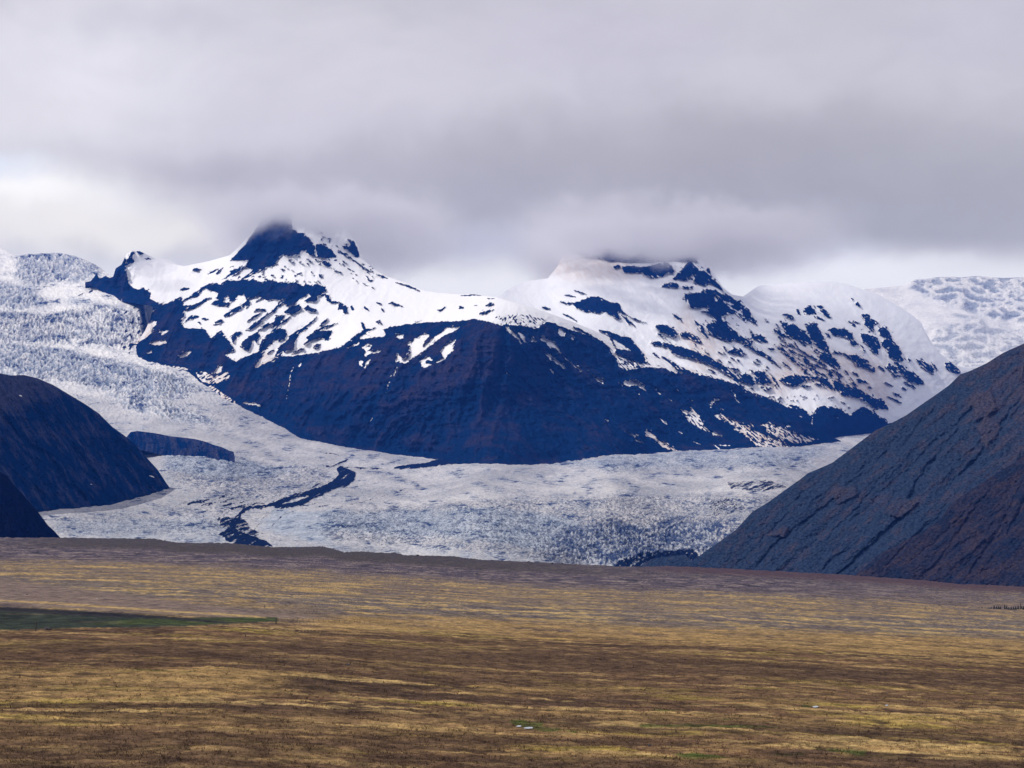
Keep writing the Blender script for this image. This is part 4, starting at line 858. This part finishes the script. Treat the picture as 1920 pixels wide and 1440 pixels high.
for p, v in (([(560, 1155), (900, 1160), (1300, 1178), (1920, 1200), (2140, 1206), (2140, 1245), (1900, 1236), (1500, 1218), (1200, 1200), (900, 1192), (620, 1180)], .85), ([(-200, 1240), (0, 1250), (400, 1255), (560, 1268), (500, 1300), (300, 1310), (-200, 1320)], .7),
    ([(200, 1120), (450, 1125), (640, 1150), (500, 1142), (300, 1128)], .6), ([(-200, 1345), (300, 1340), (900, 1330), (1500, 1345), (1500, 1380), (-200, 1400)], .35), ([(1480, 1330), (2140, 1350), (2140, 1400), (1500, 1370)], .4), ([(900, 1285), (1150, 1296), (1100, 1304), (900, 1298)], .6),
    ([(100, 1040), (600, 1070), (1000, 1100), (1400, 1120), (2140, 1140), (2140, 1160), (1200, 1150), (500, 1110), (100, 1085), (-200, 1065), (-200, 1045)], .28)): GLY.poly('gold', p, v)
for p, v in (([(-200, 1184), (300, 1185), (650, 1190), (1200, 1212), (1920, 1250), (2140, 1260), (2140, 1330), (1500, 1318), (1100, 1300), (900, 1280), (560, 1262), (400, 1250), (-200, 1236)], .62), ([(500, 1240), (800, 1258), (1200, 1290), (900, 1282), (600, 1262)], .8), ([(1000, 1270), (1500, 1288), (2140, 1310), (2140, 1325), (1500, 1310)], .5), ([(-200, 1365), (200, 1362), (600, 1372), (1100, 1384), (1500, 1392), (1100, 1400), (600, 1415), (-200, 1440)], .8), ([(-200, 1425), (900, 1420), (1400, 1424), (2140, 1440), (2140, 1500), (-200, 1500)], .7), ([(300, 1335), (900, 1345), (1500, 1350), (900, 1356), (300, 1348)], .5)): GLY.poly('dark', p, v)
for k, c in GLY.c.items(): c.blur(1 if k in ('green', 'teal', 'night', 'strawline') else 4, 2 if k in ('green', 'teal', 'night', 'strawline', 'field') else 10, 1 if k in ('green', 'teal', 'night', 'strawline', 'field') else 3)

rowoff = np.concatenate([np.linspace(0, 60, 90), np.linspace(60.7, 460, 600)])     # rows below the crest line
gx = np.concatenate([np.linspace(-5200, -210, 100), np.arange(-180, 2101, 1.9), np.linspace(2130, 7100, 100)])
GPX = np.broadcast_to(gx[None], (len(rowoff), len(gx)))
GPY = CREST(gx)[None] + rowoff[:, None]
GD = DG(GPX, GPY)
X, Y, ZZ = world_pt(GPX, GPY, GD)
below = GPY - CREST(GPX)
n_a = fbm(X / 38, Y / 30, 5, 901); n_b = fbm(X / 110, Y / 70, 4, 911); n_c = fbm(X / 7.0, Y / 9.0, 3, 921); n_d = fbm(X / 220, Y / 160, 3, 931)
n_e = fbm(X / 2.4, Y / 3.0, 2, 941)
n_s = fbm(X / 85, Y / 13, 5, 945, 0.6) ; n_t = fbm(X / 160, Y / 34, 4, 947)
def mixc(c, n, f): return c * (1 - f[..., None]) + np.array(n)[None, None] * f[..., None]
tint = np.zeros(GPX.shape + (3,)) + np.array(PAL['brown'])
tint = mixc(tint, PAL['gold'], sm(n_a + 0.6 * n_b + 0.35 * n_c + 0.2 * n_e, 0.02, 0.30) * 0.85)
tint = mixc(tint, (0.27, 0.215, 0.06), sm(fbm(X / 45, Y / 22, 4, 981), 0.16, 0.32) * 0.7)
tint = mixc(tint, PAL['dark'], sm(-n_a * 0.8 + n_b * 0.5 - 0.5 * n_c, 0.08, 0.32) * 0.85)
tint = mixc(tint, PAL['straw'], sm(n_s + 0.3 * n_c, 0.12, 0.26) * 0.7)
tint = mixc(tint, PAL['dark'], sm(-n_s + 1.1 * n_t + 0.3 * n_c, 0.04, 0.26) * 0.9)
far = sm(-(GPY - (1150 + 0.03 * GPX)), -20, 30)
fc = np.zeros_like(tint) + np.array(PAL['grey'])
fc = mixc(fc, PAL['straw'], sm(0.6 * n_a + 0.9 * fbm(X / 60, Y / 40, 5, 949, 0.6) + 0.5 * n_c, 0.06, 0.26) * 0.85)
fc = mixc(fc, PAL['purple'], sm(-n_a + 0.5 * n_b, 0.0, 0.3) * 0.5)
tint = tint * (1 - far[..., None]) + fc * far[..., None]
gd = GLY.c['gold'].at(GPX, GPY); dk = GLY.c['dark'].at(GPX, GPY)
tint = mixc(tint, PAL['gold'], np.clip(gd * (0.75 + 1.2 * n_a + 0.9 * n_c), 0, 1))
tint = mixc(tint, PAL['brown'], np.clip(dk * (0.9 + 0.8 * n_b - 0.6 * n_c), 0, 1))
tint = mixc(tint, PAL['dark'], np.clip(dk * (0.55 + 1.4 * n_b - 0.8 * n_c), 0, 0.8))
pl = 1 - sm(below + 6 * n_b, 34, 52)           # heather and scrub below the moraine
pl = pl * sm(1700 - GPX + 200 * n_b, -600, 300)
tint = mixc(tint, PAL['purple'], pl)
tint = mixc(tint, PAL['pink'], pl * sm(fbm(X / 26, Y / 55, 5, 951, 0.65), -0.02, 0.20) * 0.9)
tint = mixc(tint, PAL['night'], pl * sm(fbm(X / 22, Y / 45, 4, 961, 0.6), 0.08, 0.28) * 0.75)
cr = 1 - sm(below + 4 * n_a, 14, 24)
cr = cr * np.interp(GPX, [-200, 0, 150, 700, 1000, 1200, 2120], [0.25, 0.3, 1, 1, 0.9, 0.35, 0.1])
tint = mixc(tint, PAL['crest'], cr * (0.9 + 0.2 * n_c).clip(0, 1))
edgeb = (1 - sm(below + 3 * n_a, 6, 16)) * sm(GPX, 1150, 1300)
tint = mixc(tint, (0.070, 0.046, 0.052), edgeb * 0.85)
fl = GLY.c['field'].at(GPX, GPY); tint = mixc(tint, PAL['field'], np.clip(fl * (0.95 + 0.15 * n_c), 0, 1))
tl = GLY.c['teal'].at(GPX, GPY); tint = mixc(tint, PAL['teal'], tl); tint = mixc(tint, (0.11, 0.095, 0.07), tl * sm(fbm(X / 30, Y / 50, 4, 957), 0.05, 0.3) * 0.7); tint = mixc(tint, (0.02, 0.024, 0.026), tl * sm(fbm(X / 20, Y / 60, 4, 958), 0.05, 0.3) * 0.6)
gr = GLY.c['green'].at(GPX, GPY); tint = mixc(tint, PAL['green'], np.clip(gr * (0.9 + 0.8 * n_c), 0, 1))
nt_ = GLY.c['night'].at(GPX, GPY); tint = mixc(tint, PAL['night'], nt_)
sl = GLY.c['strawline'].at(GPX, GPY); tint = mixc(tint, PAL['straw'], np.clip(sl * (1.1 + 1.5 * n_c), 0, 1))
# knolls, hummocks and tussocks
hum = sm(below, 0, 12)
smooth_field = 1 - 0.85 * np.clip(fl + tl + nt_, 0, 1)
POND = [(973, 1362.5, 4.6, 1.6), (991, 1365.8, 9.0, 1.8), (1529, 1326, 5.5, 1.5), (1662.5, 1323.2, 2.8, 1.2)]
for (a_, b_, rx_, ry_) in POND: smooth_field = smooth_field * (1 - np.exp(-((GPX - a_) / (rx_ * 2)) ** 2 - ((GPY - b_) / (ry_ * 3.5)) ** 2))
ZZ = ZZ + smooth_field * (hum * (0.34 * n_c + 0.22 * n_e + 0.35 * n_a) * np.interp(GD, [300, 3000], [0.9, 2.0]) + 0.9 * sm(below, 5, 25) * n_b)
ZZ = ZZ + (1 - hum) * (0.8 * fbm(X / 5, Y / 8, 3, 971) + 1.3 * fbm(X / 22, Y / 30, 3, 973))
GZV, TV = ZZ.copy(), tint.copy()
bk = []
for k, (dy, dzz) in enumerate(((12, -0.5), (40, -3), (110, -12), (260, -30), (600, -42))):
    sc_ = (Y[0] + dy) / Y[0]; bk.append((X[0] * sc_, Y[0] + dy, ZZ[0] + dzz))
fr = []
for yy in (250, 180, 120, 60, 10, -60, -200):
    fr.append((X[-1] * max(yy, 60) / Y[-1] * (1 if yy > 60 else (2 if yy > 0 else 4)), np.full_like(Y[-1], yy), np.full_like(ZZ[-1], np.mean(ZZ[-1]) * 1.0 + (0 if yy > 100 else 2 * (120 - yy) / 100)))) 
X = np.vstack([b[0] for b in bk[::-1]] + [X] + [f[0] for f in fr]); Y = np.vstack([b[1] for b in bk[::-1]] + [Y] + [f[1] for f in fr]); ZZ = np.vstack([b[2] for b in bk[::-1]] + [ZZ] + [f[2] for f in fr])
tint = np.concatenate([tint[:1]] * 5 + [tint] + [tint[-1:]] * 7, 0)
ground = grid_mesh('ground', X[::-1], Y[::-1], ZZ[::-1], M_ground, dict(tint=tint[::-1]))
tag(ground, 'open brown and gold grass moor rising to a low moraine crest', 'ground', kind='structure')
def ground_pt(px, py, arr=None):
    """world point (or surface tint) of the moor seen at a survey point"""
    c = np.clip(np.interp(np.asarray(px, float), gx, np.arange(len(gx))), 0, len(gx) - 1.01); r = np.interp(np.asarray(py, float) - CREST(px), rowoff, np.arange(len(rowoff)))
    r = np.clip(r, 0, len(rowoff) - 1.01)
    i, j = c.astype(int), r.astype(int); f, g = c - i, r - j
    def bl(a):
        ff, gg = (f, g) if a.ndim == 2 else (f[..., None], g[..., None])
        return (a[j, i] * (1 - ff) + a[j, i + 1] * ff) * (1 - gg) + (a[j + 1, i] * (1 - ff) + a[j + 1, i + 1] * ff) * gg
    if arr is not None: return bl(arr)
    D = DG(px, py); x, y, z = world_pt(px, py, D)
    return x, y, bl(GZV)
# wide land sheet far below everything so no void shows from the side
gx2 = np.linspace(-16000, 16000, 30); gy2 = np.linspace(-1500, 24000, 30)
A2, B2 = np.meshgrid(gx2, gy2)
base = grid_mesh('terrain', A2, B2, -8 - 12 * sm(B2, 200, 3500) + 0 * A2, M_near, dict(snow=np.full(A2.shape, -1.0), brown=np.full(A2.shape, .5), dirty=0 * A2))
tag(base, 'low dark outwash land beyond the moor and under the slopes', 'terrain', kind='structure')

# ------------------------------------------------------------------ small things on the moor
class MB:
    """collects closed shapes into one mesh"""
    def __init__(self): self.v = []; self.f = []
    def lathe(self, prof, seg=8, c=(0, 0, 0), lean=(0, 0), sq=1.0, rot=0.0):
        b = len(self.v); n = len(prof)
        for r, z in prof:
            for k in range(seg):
                a = 2 * math.pi * k / seg + rot
                self.v.append((c[0] + r * math.cos(a) + lean[0] * z, c[1] + r * sq * math.sin(a) + lean[1] * z, c[2] + z))
        for i in range(n - 1):
            for k in range(seg):
                self.f.append((b + i * seg + k, b + i * seg + (k + 1) % seg, b + (i + 1) * seg + (k + 1) % seg, b + (i + 1) * seg + k))
        self.f.append(tuple(b + k for k in reversed(range(seg)))); self.f.append(tuple(b + (n - 1) * seg + k for k in range(seg)))
        return self
    def boxx(self, c, s):
        b = len(self.v)
        for z in (-1, 1):
            for y in (-1, 1):
                for x in (-1, 1): self.v.append((c[0] + x * s[0] / 2, c[1] + y * s[1] / 2, c[2] + z * s[2] / 2))
        for q in ((0, 2, 3, 1), (4, 5, 7, 6), (0, 1, 5, 4), (2, 6, 7, 3), (0, 4, 6, 2), (1, 3, 7, 5)): self.f.append(tuple(b + i for i in q))
        return self
    def build(self, name, mat, parent=None, loc=None, smooth=False):
        me = bpy.data.meshes.new(name); me.from_pydata(self.v, [], self.f); me.update(); me.materials.append(mat)
        if smooth: me.polygons.foreach_set('use_smooth', [True] * len(me.polygons))
        o = bpy.data.objects.new(name, me); scene.collection.objects.link(o)
        if parent: o.parent = parent
        if loc: o.location = loc
        return o
def empty(name, loc, rz=0.0):
    o = bpy.data.objects.new(name, None); scene.collection.objects.link(o); o.location = loc; o.rotation_euler = (0, 0, rz); return o
def spot(px, py, dz=-0.1):
    x, y, z = ground_pt(np.array([px]), np.array([py])); return (float(x[0]), float(y[0]), float(z[0]) + dz)
def metres(px, py, h): return h * float(DG(px, py)) / F

def post(px, py, hp, label, group=None, lean=0.0, rad=0.09):
    h = metres(px, py, hp) + 0.1
    m = MB().lathe([(rad, 0), (rad * 1.02, h * 0.3), (rad * 0.95, h * 0.9), (rad * 0.8, h * 0.965), (rad * 0.35, h)], 8, lean=(lean, 0))
    return tag(m.build('fence_post', M_wood, loc=spot(px, py)), label, 'fence post', group)
post(67, 1183.5, 18, 'tall dark leaning post at the lower edge of the green field, leftmost of all posts', rad=0.16, lean=0.03)
post(517.5, 1170, 11.5, 'thick dark post standing at the right-hand tip of the green strip', rad=0.17)
post(496.5, 1141.5, 7, 'slender dark post in the yellow grass just behind the grey field', rad=0.10)
post(460.5, 1191, 4, 'very short brown post in the brown grass below the green strip', rad=0.14)
rr = random.Random(3)
for i in range(17):
    x = 540 + i * 9.6 + rr.uniform(-1, 1)
    post(x, 1163.5 + (x - 540) * 0.027, 5.5 + rr.uniform(-1, 1), 'small thin fence post in the long row right of the green strip', 'fence posts right of the green strip', rad=0.055, lean=rr.uniform(-0.04, 0.04))
for i in range(7):
    x = 305 + i * 29 + rr.uniform(-3, 3)
    post(x, 1174.5 - (x - 305) * 0.025, 3.4, 'tiny fence post along the lower edge of the green strip', 'fence posts below the green strip', rad=0.06)

def pole(px, py, hp, label):
    h = metres(px, py, hp); t = empty('power_pole', spot(px, py, -0.3))
    tag(t, label, 'power pole', 'power poles below the moraine')
    MB().lathe([(0.20, 0), (0.17, h * 0.5), (0.13, h + 0.3)], 10).build('shaft', M_wood, t)
    MB().boxx((0, -0.15, h - 0.55), (2.1, 0.12, 0.16)).build('crossarm', M_wood, t)
    for sx in (-0.9, 0.0, 0.9): MB().lathe([(0.05, 0), (0.09, 0.08), (0.05, 0.14), (0.08, 0.2), (0.03, 0.28)], 8, (sx, -0.15, h - 0.47)).build('insulator', M_wire, t)
pole(275.5, 1034.5, 17.5, 'taller power pole, right one of the pair below the moraine crest')
pole(270.3, 1034.0, 12.0, 'shorter power pole, left one of the pair below the moraine crest')

def conifer(px, py, hp, wp, label, group, seed):
    r = random.Random(seed); k = float(DG(px, py)) / F; H = hp * k; W = wp * k / 2
    t = empty('conifer_tree', spot(px, py, -0.15)); tag(t, label, 'tree', group)
    MB().lathe([(0.14, 0), (0.10, H * 0.5), (0.03, H * 0.97)], 7).build('trunk', M_bark, t)
    c = MB()
    for i in range(150):                       # drooping needle sprays round the stem
        u = r.random() ** 0.8; z = H * (0.10 + 0.90 * u); rad = W * (1 - u) ** 0.75 * r.uniform(0.35, 1.15) + 0.05
        a = r.uniform(0, 6.283); sz = r.uniform(0.10, 0.22) * (1.35 - u)
        x, y = rad * math.cos(a), rad * math.sin(a); b = len(c.v)
        tx, ty = -math.sin(a) * sz, math.cos(a) * sz
        c.v += [(x * 0.15, y * 0.15, z + 0.12), (x * 0.8 + tx, y * 0.8 + ty, z), (x * 1.15, y * 1.15, z - 0.25 * rad - 0.05), (x * 0.8 - tx, y * 0.8 - ty, z), (x * 0.7, y * 0.7, z - 0.18)]
        c.f += [(b, b + 1, b + 2, b + 3), (b, b + 4, b + 1), (b, b + 3, b + 4), (b + 4, b + 2, b + 1), (b + 4, b + 3, b + 2)]
    c.build('crown', M_needle, t)
    return t
G = 'small conifers at the right edge of the moor'
conifer(1914.2, 1143.6, 12.5, 4.4, 'tallest dark conifer of the little row, close to its right end', G, 1)
conifer(1883.8, 1142.6, 10.0, 3.8, 'second tallest conifer, standing slim near the middle of the row', G, 2)
conifer(1864.0, 1141.4, 7.6, 4.2, 'pale grey-green bushy conifer at the left end of the taller trees', G, 3)
for i, (x, h, wd) in enumerate(((1868.5, 5.6, 4.4), (1872.5, 6.4, 4.8), (1876.0, 5.2, 4.0), (1887.5, 7.4, 4.2), (1891.5, 5.2, 3.6), (1896.0, 5.8, 4.6), (1900.5, 6.2, 4.4), (1904.5, 7.2, 4.6), (1909.0, 8.6, 4.6), (1918.8, 8.2, 4.4), (1922.5, 7.6, 4.8), (1927, 9, 4.5), (1933, 7.5, 4.5))):
    conifer(x, 1141.3 + (x - 1864) * 0.055, h, wd, 'low dark conifer packed between the taller trees of the row', G, 10 + i)
for i, x in enumerate((1836, 1841.5, 1847, 1850.5, 1854.5, 1858.5)):
    conifer(x, 1140.3 + (x - 1836) * 0.03, 2.6 + 0.3 * (i % 3), 3.4, 'knee-high dark shrub trailing off left of the conifer row', 'low shrubs left of the conifer row', 40 + i)

def boulder(px, py, wp, hp, label, mat=None, seed=0, group=None, cat='boulder', name='boulder'):
    k = float(DG(px, py)) / F; r = random.Random(seed + 77)
    bm_v = []; bm_f = []; seg, rings = 12, 6
    for i in range(rings + 1):
        ph = math.pi * i / rings
        for j in range(seg):
            a = 2 * math.pi * j / seg; q = 1 + 0.22 * r.uniform(-1, 1)
            bm_v.append((wp * k / 2 * math.sin(ph) * math.cos(a) * q, wp * k / 2.4 * math.sin(ph) * math.sin(a) * q, hp * k * (0.55 * math.cos(ph) * q + 0.42)))
    for i in range(rings):
        for j in range(seg): bm_f.append((i * seg + j, (i + 1) * seg + j, (i + 1) * seg + (j + 1) % seg, i * seg + (j + 1) % seg))
    m = MB(); m.v = bm_v; m.f = bm_f
    return tag(m.build(name, mat or M_stone, loc=spot(px, py, -0.02)), label, cat, group)
boulder(90, 1181.5, 13, 5.0, 'wide dark humped boulder right of the tall leaning post', seed=1)
boulder(51, 1115.5, 2.6, 2.2, 'small black stone alone on the grey field at the left', seed=2)
boulder(182, 1122.6, 2.6, 1.8, 'small pale stone alone on the grey field', M_pale, 3)
boulder(783, 1042.5, 5.5, 3.2, 'largest dark boulder on the moraine crest left of centre', seed=4)
boulder(893, 1077.5, 4.5, 3.0, 'black boulder in the heather band below the moraine crest', seed=5)
boulder(991, 1055.2, 7, 2.4, 'flat dark boulder on the moraine crest at mid picture', seed=6)
boulder(1035, 1057.2, 5, 3.0, 'dark pointed boulder on the crest, left one of two close together', seed=7)
boulder(1054, 1058.0, 5, 2.6, 'dark low boulder on the crest, right one of two close together', seed=8)
boulder(1218, 1399, 6.5, 5.0, 'dark stump-like boulder in the brown grass near the bottom edge', seed=9)
boulder(895.5, 1366, 3.2, 3.6, 'small dark boulder in the grass left of the mossy pool', seed=10)
boulder(590.5, 1283.5, 2.6, 4.2, 'narrow upright dark stone in the golden grass', seed=11)
boulder(652, 1249, 10, 3.0, 'long low dark boulder in the dark brown band', seed=12)

for i, (x, y, rx, ry) in enumerate(POND):
    n = 26; r = random.Random(90 + i); vs = []
    for j in range(n):
        a = 2 * math.pi * j / n; q = 1 + 0.16 * r.uniform(-1, 1)
        X_, Y_, Z_ = ground_pt(np.array([x]), np.array([y]))
        D_ = float(DG(x + rx * q * math.cos(a), y - ry * q * math.sin(a))); a_, b_, _ = world_pt(x + rx * q * math.cos(a), y - ry * q * math.sin(a), D_)
        vs.append((float(a_), float(b_), float(Z_[0]) + 0.10))
    me = bpy.data.meshes.new('pond'); me.from_pydata(vs, [], [tuple(range(n))]); me.update(); me.materials.append(M_water)
    o = bpy.data.objects.new('pond', me); scene.collection.objects.link(o)
    tag(o, ['left bright pool beside the green moss', 'right long bright pool beside the green moss', 'small shining pool in the brown grass on the right', 'tiniest pale pool farthest right'][i], 'pond', kind='structure')

# grass tussocks over the near moor, coloured like the sward they grow from
def tussocks(n, y0, y1, hmin, hmax, wid, seed, dark=False):
    R = np.random.default_rng(seed)
    px = R.uniform(-170, 2090, n); py = CREST(px) + 0 * px
    py = y0 + (y1 - y0) * R.uniform(0, 1, n) ** 0.9
    x, y, z = ground_pt(px, py); c = ground_pt(px, py, TV)
    flat = GLY.c['teal'].at(px, py) + GLY.c['field'].at(px, py) + GLY.c['night'].at(px, py)
    for (a_, b_, rx_, ry_) in POND: flat = np.maximum(flat, (np.hypot((px - a_) / (rx_ + 4), (py - b_ - 2) / (ry_ + 5)) < 1))
    clump = fbm(x / 5, y / 5, 3, 991)
    if dark:
        clump = 1.5 * fbm(x / 9, y / 4, 4, 993) - 0.35; c = c * 0.35 + np.array([0.05, 0.034, 0.022])
    keep = (flat < 0.3) & (clump > R.uniform(-0.5, 0.25, n))
    x, y, z, c = x[keep], y[keep], z[keep], c[keep]; n = len(x)
    B = 4
    h = R.uniform(hmin, hmax, (n, B)); a = R.uniform(0, 2 * math.pi, (n, B)); sp = R.uniform(0.02, 0.22, (n, B)); wd = R.uniform(0.6, 1.2, (n, B)) * wid
    tw = R.uniform(0, math.pi, (n, B))
    bx = x[:, None] + sp * np.cos(a); by = y[:, None] + sp * np.sin(a); bz = np.broadcast_to(z[:, None] - 0.06, bx.shape)
    v = np.stack([np.stack([bx - np.cos(tw) * wd, by - np.sin(tw) * wd, bz], -1), np.stack([bx + np.cos(tw) * wd, by + np.sin(tw) * wd, bz], -1),
                  np.stack([bx + np.cos(a) * h * 0.55, by + np.sin(a) * h * 0.55, bz + h], -1)], 2)
    g = R.uniform(0.65, 1.5, (n, 1, 1, 1)) * R.uniform(0.85, 1.15, (n, B, 1, 1))
    col = np.broadcast_to(c[:, None, None, :] * g, v.shape)
    return v.reshape(-1, 3), col.reshape(-1, 3)
parts = [tussocks(26000, 1225, 1470, 0.30, 0.62, 0.07, 3, dark=True), tussocks(80000, 1235, 1470, 0.10, 0.34, 0.05, 1), tussocks(25000, 1130, 1250, 0.08, 0.20, 0.11, 2)]
V = np.concatenate([p[0] for p in parts]).astype(np.float32); Cc = np.concatenate([p[1] for p in parts])
me = bpy.data.meshes.new('grass'); nv = len(V)
me.vertices.add(nv); me.vertices.foreach_set('co', V.ravel()); me.loops.add(nv); me.loops.foreach_set('vertex_index', np.arange(nv, dtype=np.int32))
me.polygons.add(nv // 3); me.polygons.foreach_set('loop_start', np.arange(0, nv, 3, dtype=np.int32)); me.update(calc_edges=True)
at = me.attributes.new('tint', 'FLOAT_COLOR', 'POINT'); at.data.foreach_set('color', np.concatenate([Cc, np.ones((nv, 1))], 1).astype(np.float32).ravel())
me.materials.append(M_ground)
grass = bpy.data.objects.new('grass', me); scene.collection.objects.link(grass)
tag(grass, 'dry golden-brown grass tussocks covering the near moor', 'grass', kind='stuff')
# ------------------------------------------------------------------ cloud and air
def volume_mat(name): 
    m = bpy.data.materials.new(name); m.use_nodes = True
    t = NT(m.node_tree); t.N.clear()
    v = t.new('ShaderNodeVolumePrincipled'); o = t.new('ShaderNodeOutputMaterial')
    t.L.new(v.outputs[0], o.inputs['Volume'])
    return m, t, v
def box(name, lo, hi, mat):
    me = bpy.data.meshes.new(name)
    v = [(x, y, z) for z in (lo[2], hi[2]) for y in (lo[1], hi[1]) for x in (lo[0], hi[0])]
    f = [(0, 2, 3, 1), (4, 5, 7, 6), (0, 1, 5, 4), (2, 6, 7, 3), (0, 4, 6, 2), (1, 3, 7, 5)]
    me.from_pydata(v, [], f); me.update(); me.materials.append(mat)
    o = bpy.data.objects.new(name, me); scene.collection.objects.link(o); return o
mh, th, vh = volume_mat('haze_air')
vh.inputs['Color'].default_value = (0.05, 0.22, 1.0, 1)
vh.inputs['Density'].default_value = 1.8e-5
vh.inputs['Anisotropy'].default_value = 0.2
haze = box('haze', (-17000, -1600, -21), (17000, 25000, 1760), mh)
tag(haze, 'blue air haze between the moor and the far peaks', 'haze', kind='stuff')

mc, tcn, vc = volume_mat('cloud_vapour')
co = objco(tcn)
sp = tcn.new('ShaderNodeSeparateXYZ'); tcn.L.new(co, sp.inputs[0])
nz = tcn.noise(co, 0.0011, 3.0, 0.55)
# two banks of vapour, one round each flat summit, lying between 1380 m and 1700 m
x_, y_, z_ = sp.outputs
nz2 = tcn.noise(co, 0.0055, 4.0, 0.62)
hgt = tcn.m('ADD', z_, tcn.m('ADD', tcn.m('MULTIPLY', tcn.m('SUBTRACT', nz, 0.5), 240.0), tcn.m('MULTIPLY', tcn.m('SUBTRACT', nz2, 0.5), 330.0)))
hgt2 = tcn.m('ADD', hgt, tcn.m('MULTIPLY', tcn.mr(x_, -300.0, 300.0), 35.0))
den = tcn.m('MULTIPLY', tcn.mr(hgt2, 1390.0, 1520.0, 0.0, 0.012), tcn.mr(hgt2, 1475.0, 1610.0, 1.0, 0.0))
def bank(x0, x1, x2, x3): return tcn.m('MULTIPLY', tcn.mr(x_, x0, x1), tcn.mr(x_, x2, x3, 1.0, 0.0))
fx = tcn.m('ADD', bank(-1450.0, -1000.0, -750.0, -150.0), bank(-50.0, 420.0, 700.0, 1600.0), clamp=True)
fy = tcn.m('MULTIPLY', tcn.mr(y_, 10600.0, 11300.0), tcn.mr(y_, 12300.0, 13400.0, 1.0, 0.0))
tcn.L.new(tcn.m('MULTIPLY', tcn.m('MULTIPLY', den, fx), fy), vc.inputs['Density'])
vc.inputs['Color'].default_value = (0.90, 0.895, 0.92, 1)
vc.inputs['Anisotropy'].default_value = 0.2
cloud = box('cloud', (-1550, 10450, 1200), (1800, 13450, 1980), mc)
tag(cloud, 'soft grey-white cloud swallowing the tops of both peaks', 'cloud', kind='stuff')

mw, tw_, vw = volume_mat('thin_mist')
vw.inputs['Color'].default_value = (0.95, 0.95, 0.98, 1); vw.inputs['Density'].default_value = 0.0042
def wisp(px, py, D, rx, ry, rz, label, seed):
    x, y, z = world_pt(px, py, D); vs, fs = [], []; seg, rings = 40, 20
    for i in range(rings + 1):
        ph = math.pi * i / rings
        for j in range(seg):
            a = 2 * math.pi * j / seg
            n = (math.sin(ph) * math.cos(a), math.sin(ph) * math.sin(a), math.cos(ph))
            q = 1 + 0.35 * float(fbm(np.array(n[0] * 1.8 + 5 * seed), np.array(n[2] * 1.8 + n[1]), 3, seed)) * math.sin(ph)
            vs.append((float(x) + rx * n[0] * q + 0.3 * rx * n[2], float(y) + ry * n[1] * q, float(z) + rz * n[2] * q))
    for i in range(rings):
        for j in range(seg): fs.append((i * seg + j, (i + 1) * seg + j, (i + 1) * seg + (j + 1) % seg, i * seg + (j + 1) % seg))
    me = bpy.data.meshes.new('cloud_wisp'); me.from_pydata(vs, [], fs); me.update(); me.materials.append(mw)
    o = bpy.data.objects.new('cloud_wisp', me); scene.collection.objects.link(o)
    tag(o, label, 'cloud', kind='stuff')
wisp(290, 502, 11250, 90, 160, 38, 'thin mist lying on the snow beside the jagged black cliff', 1)
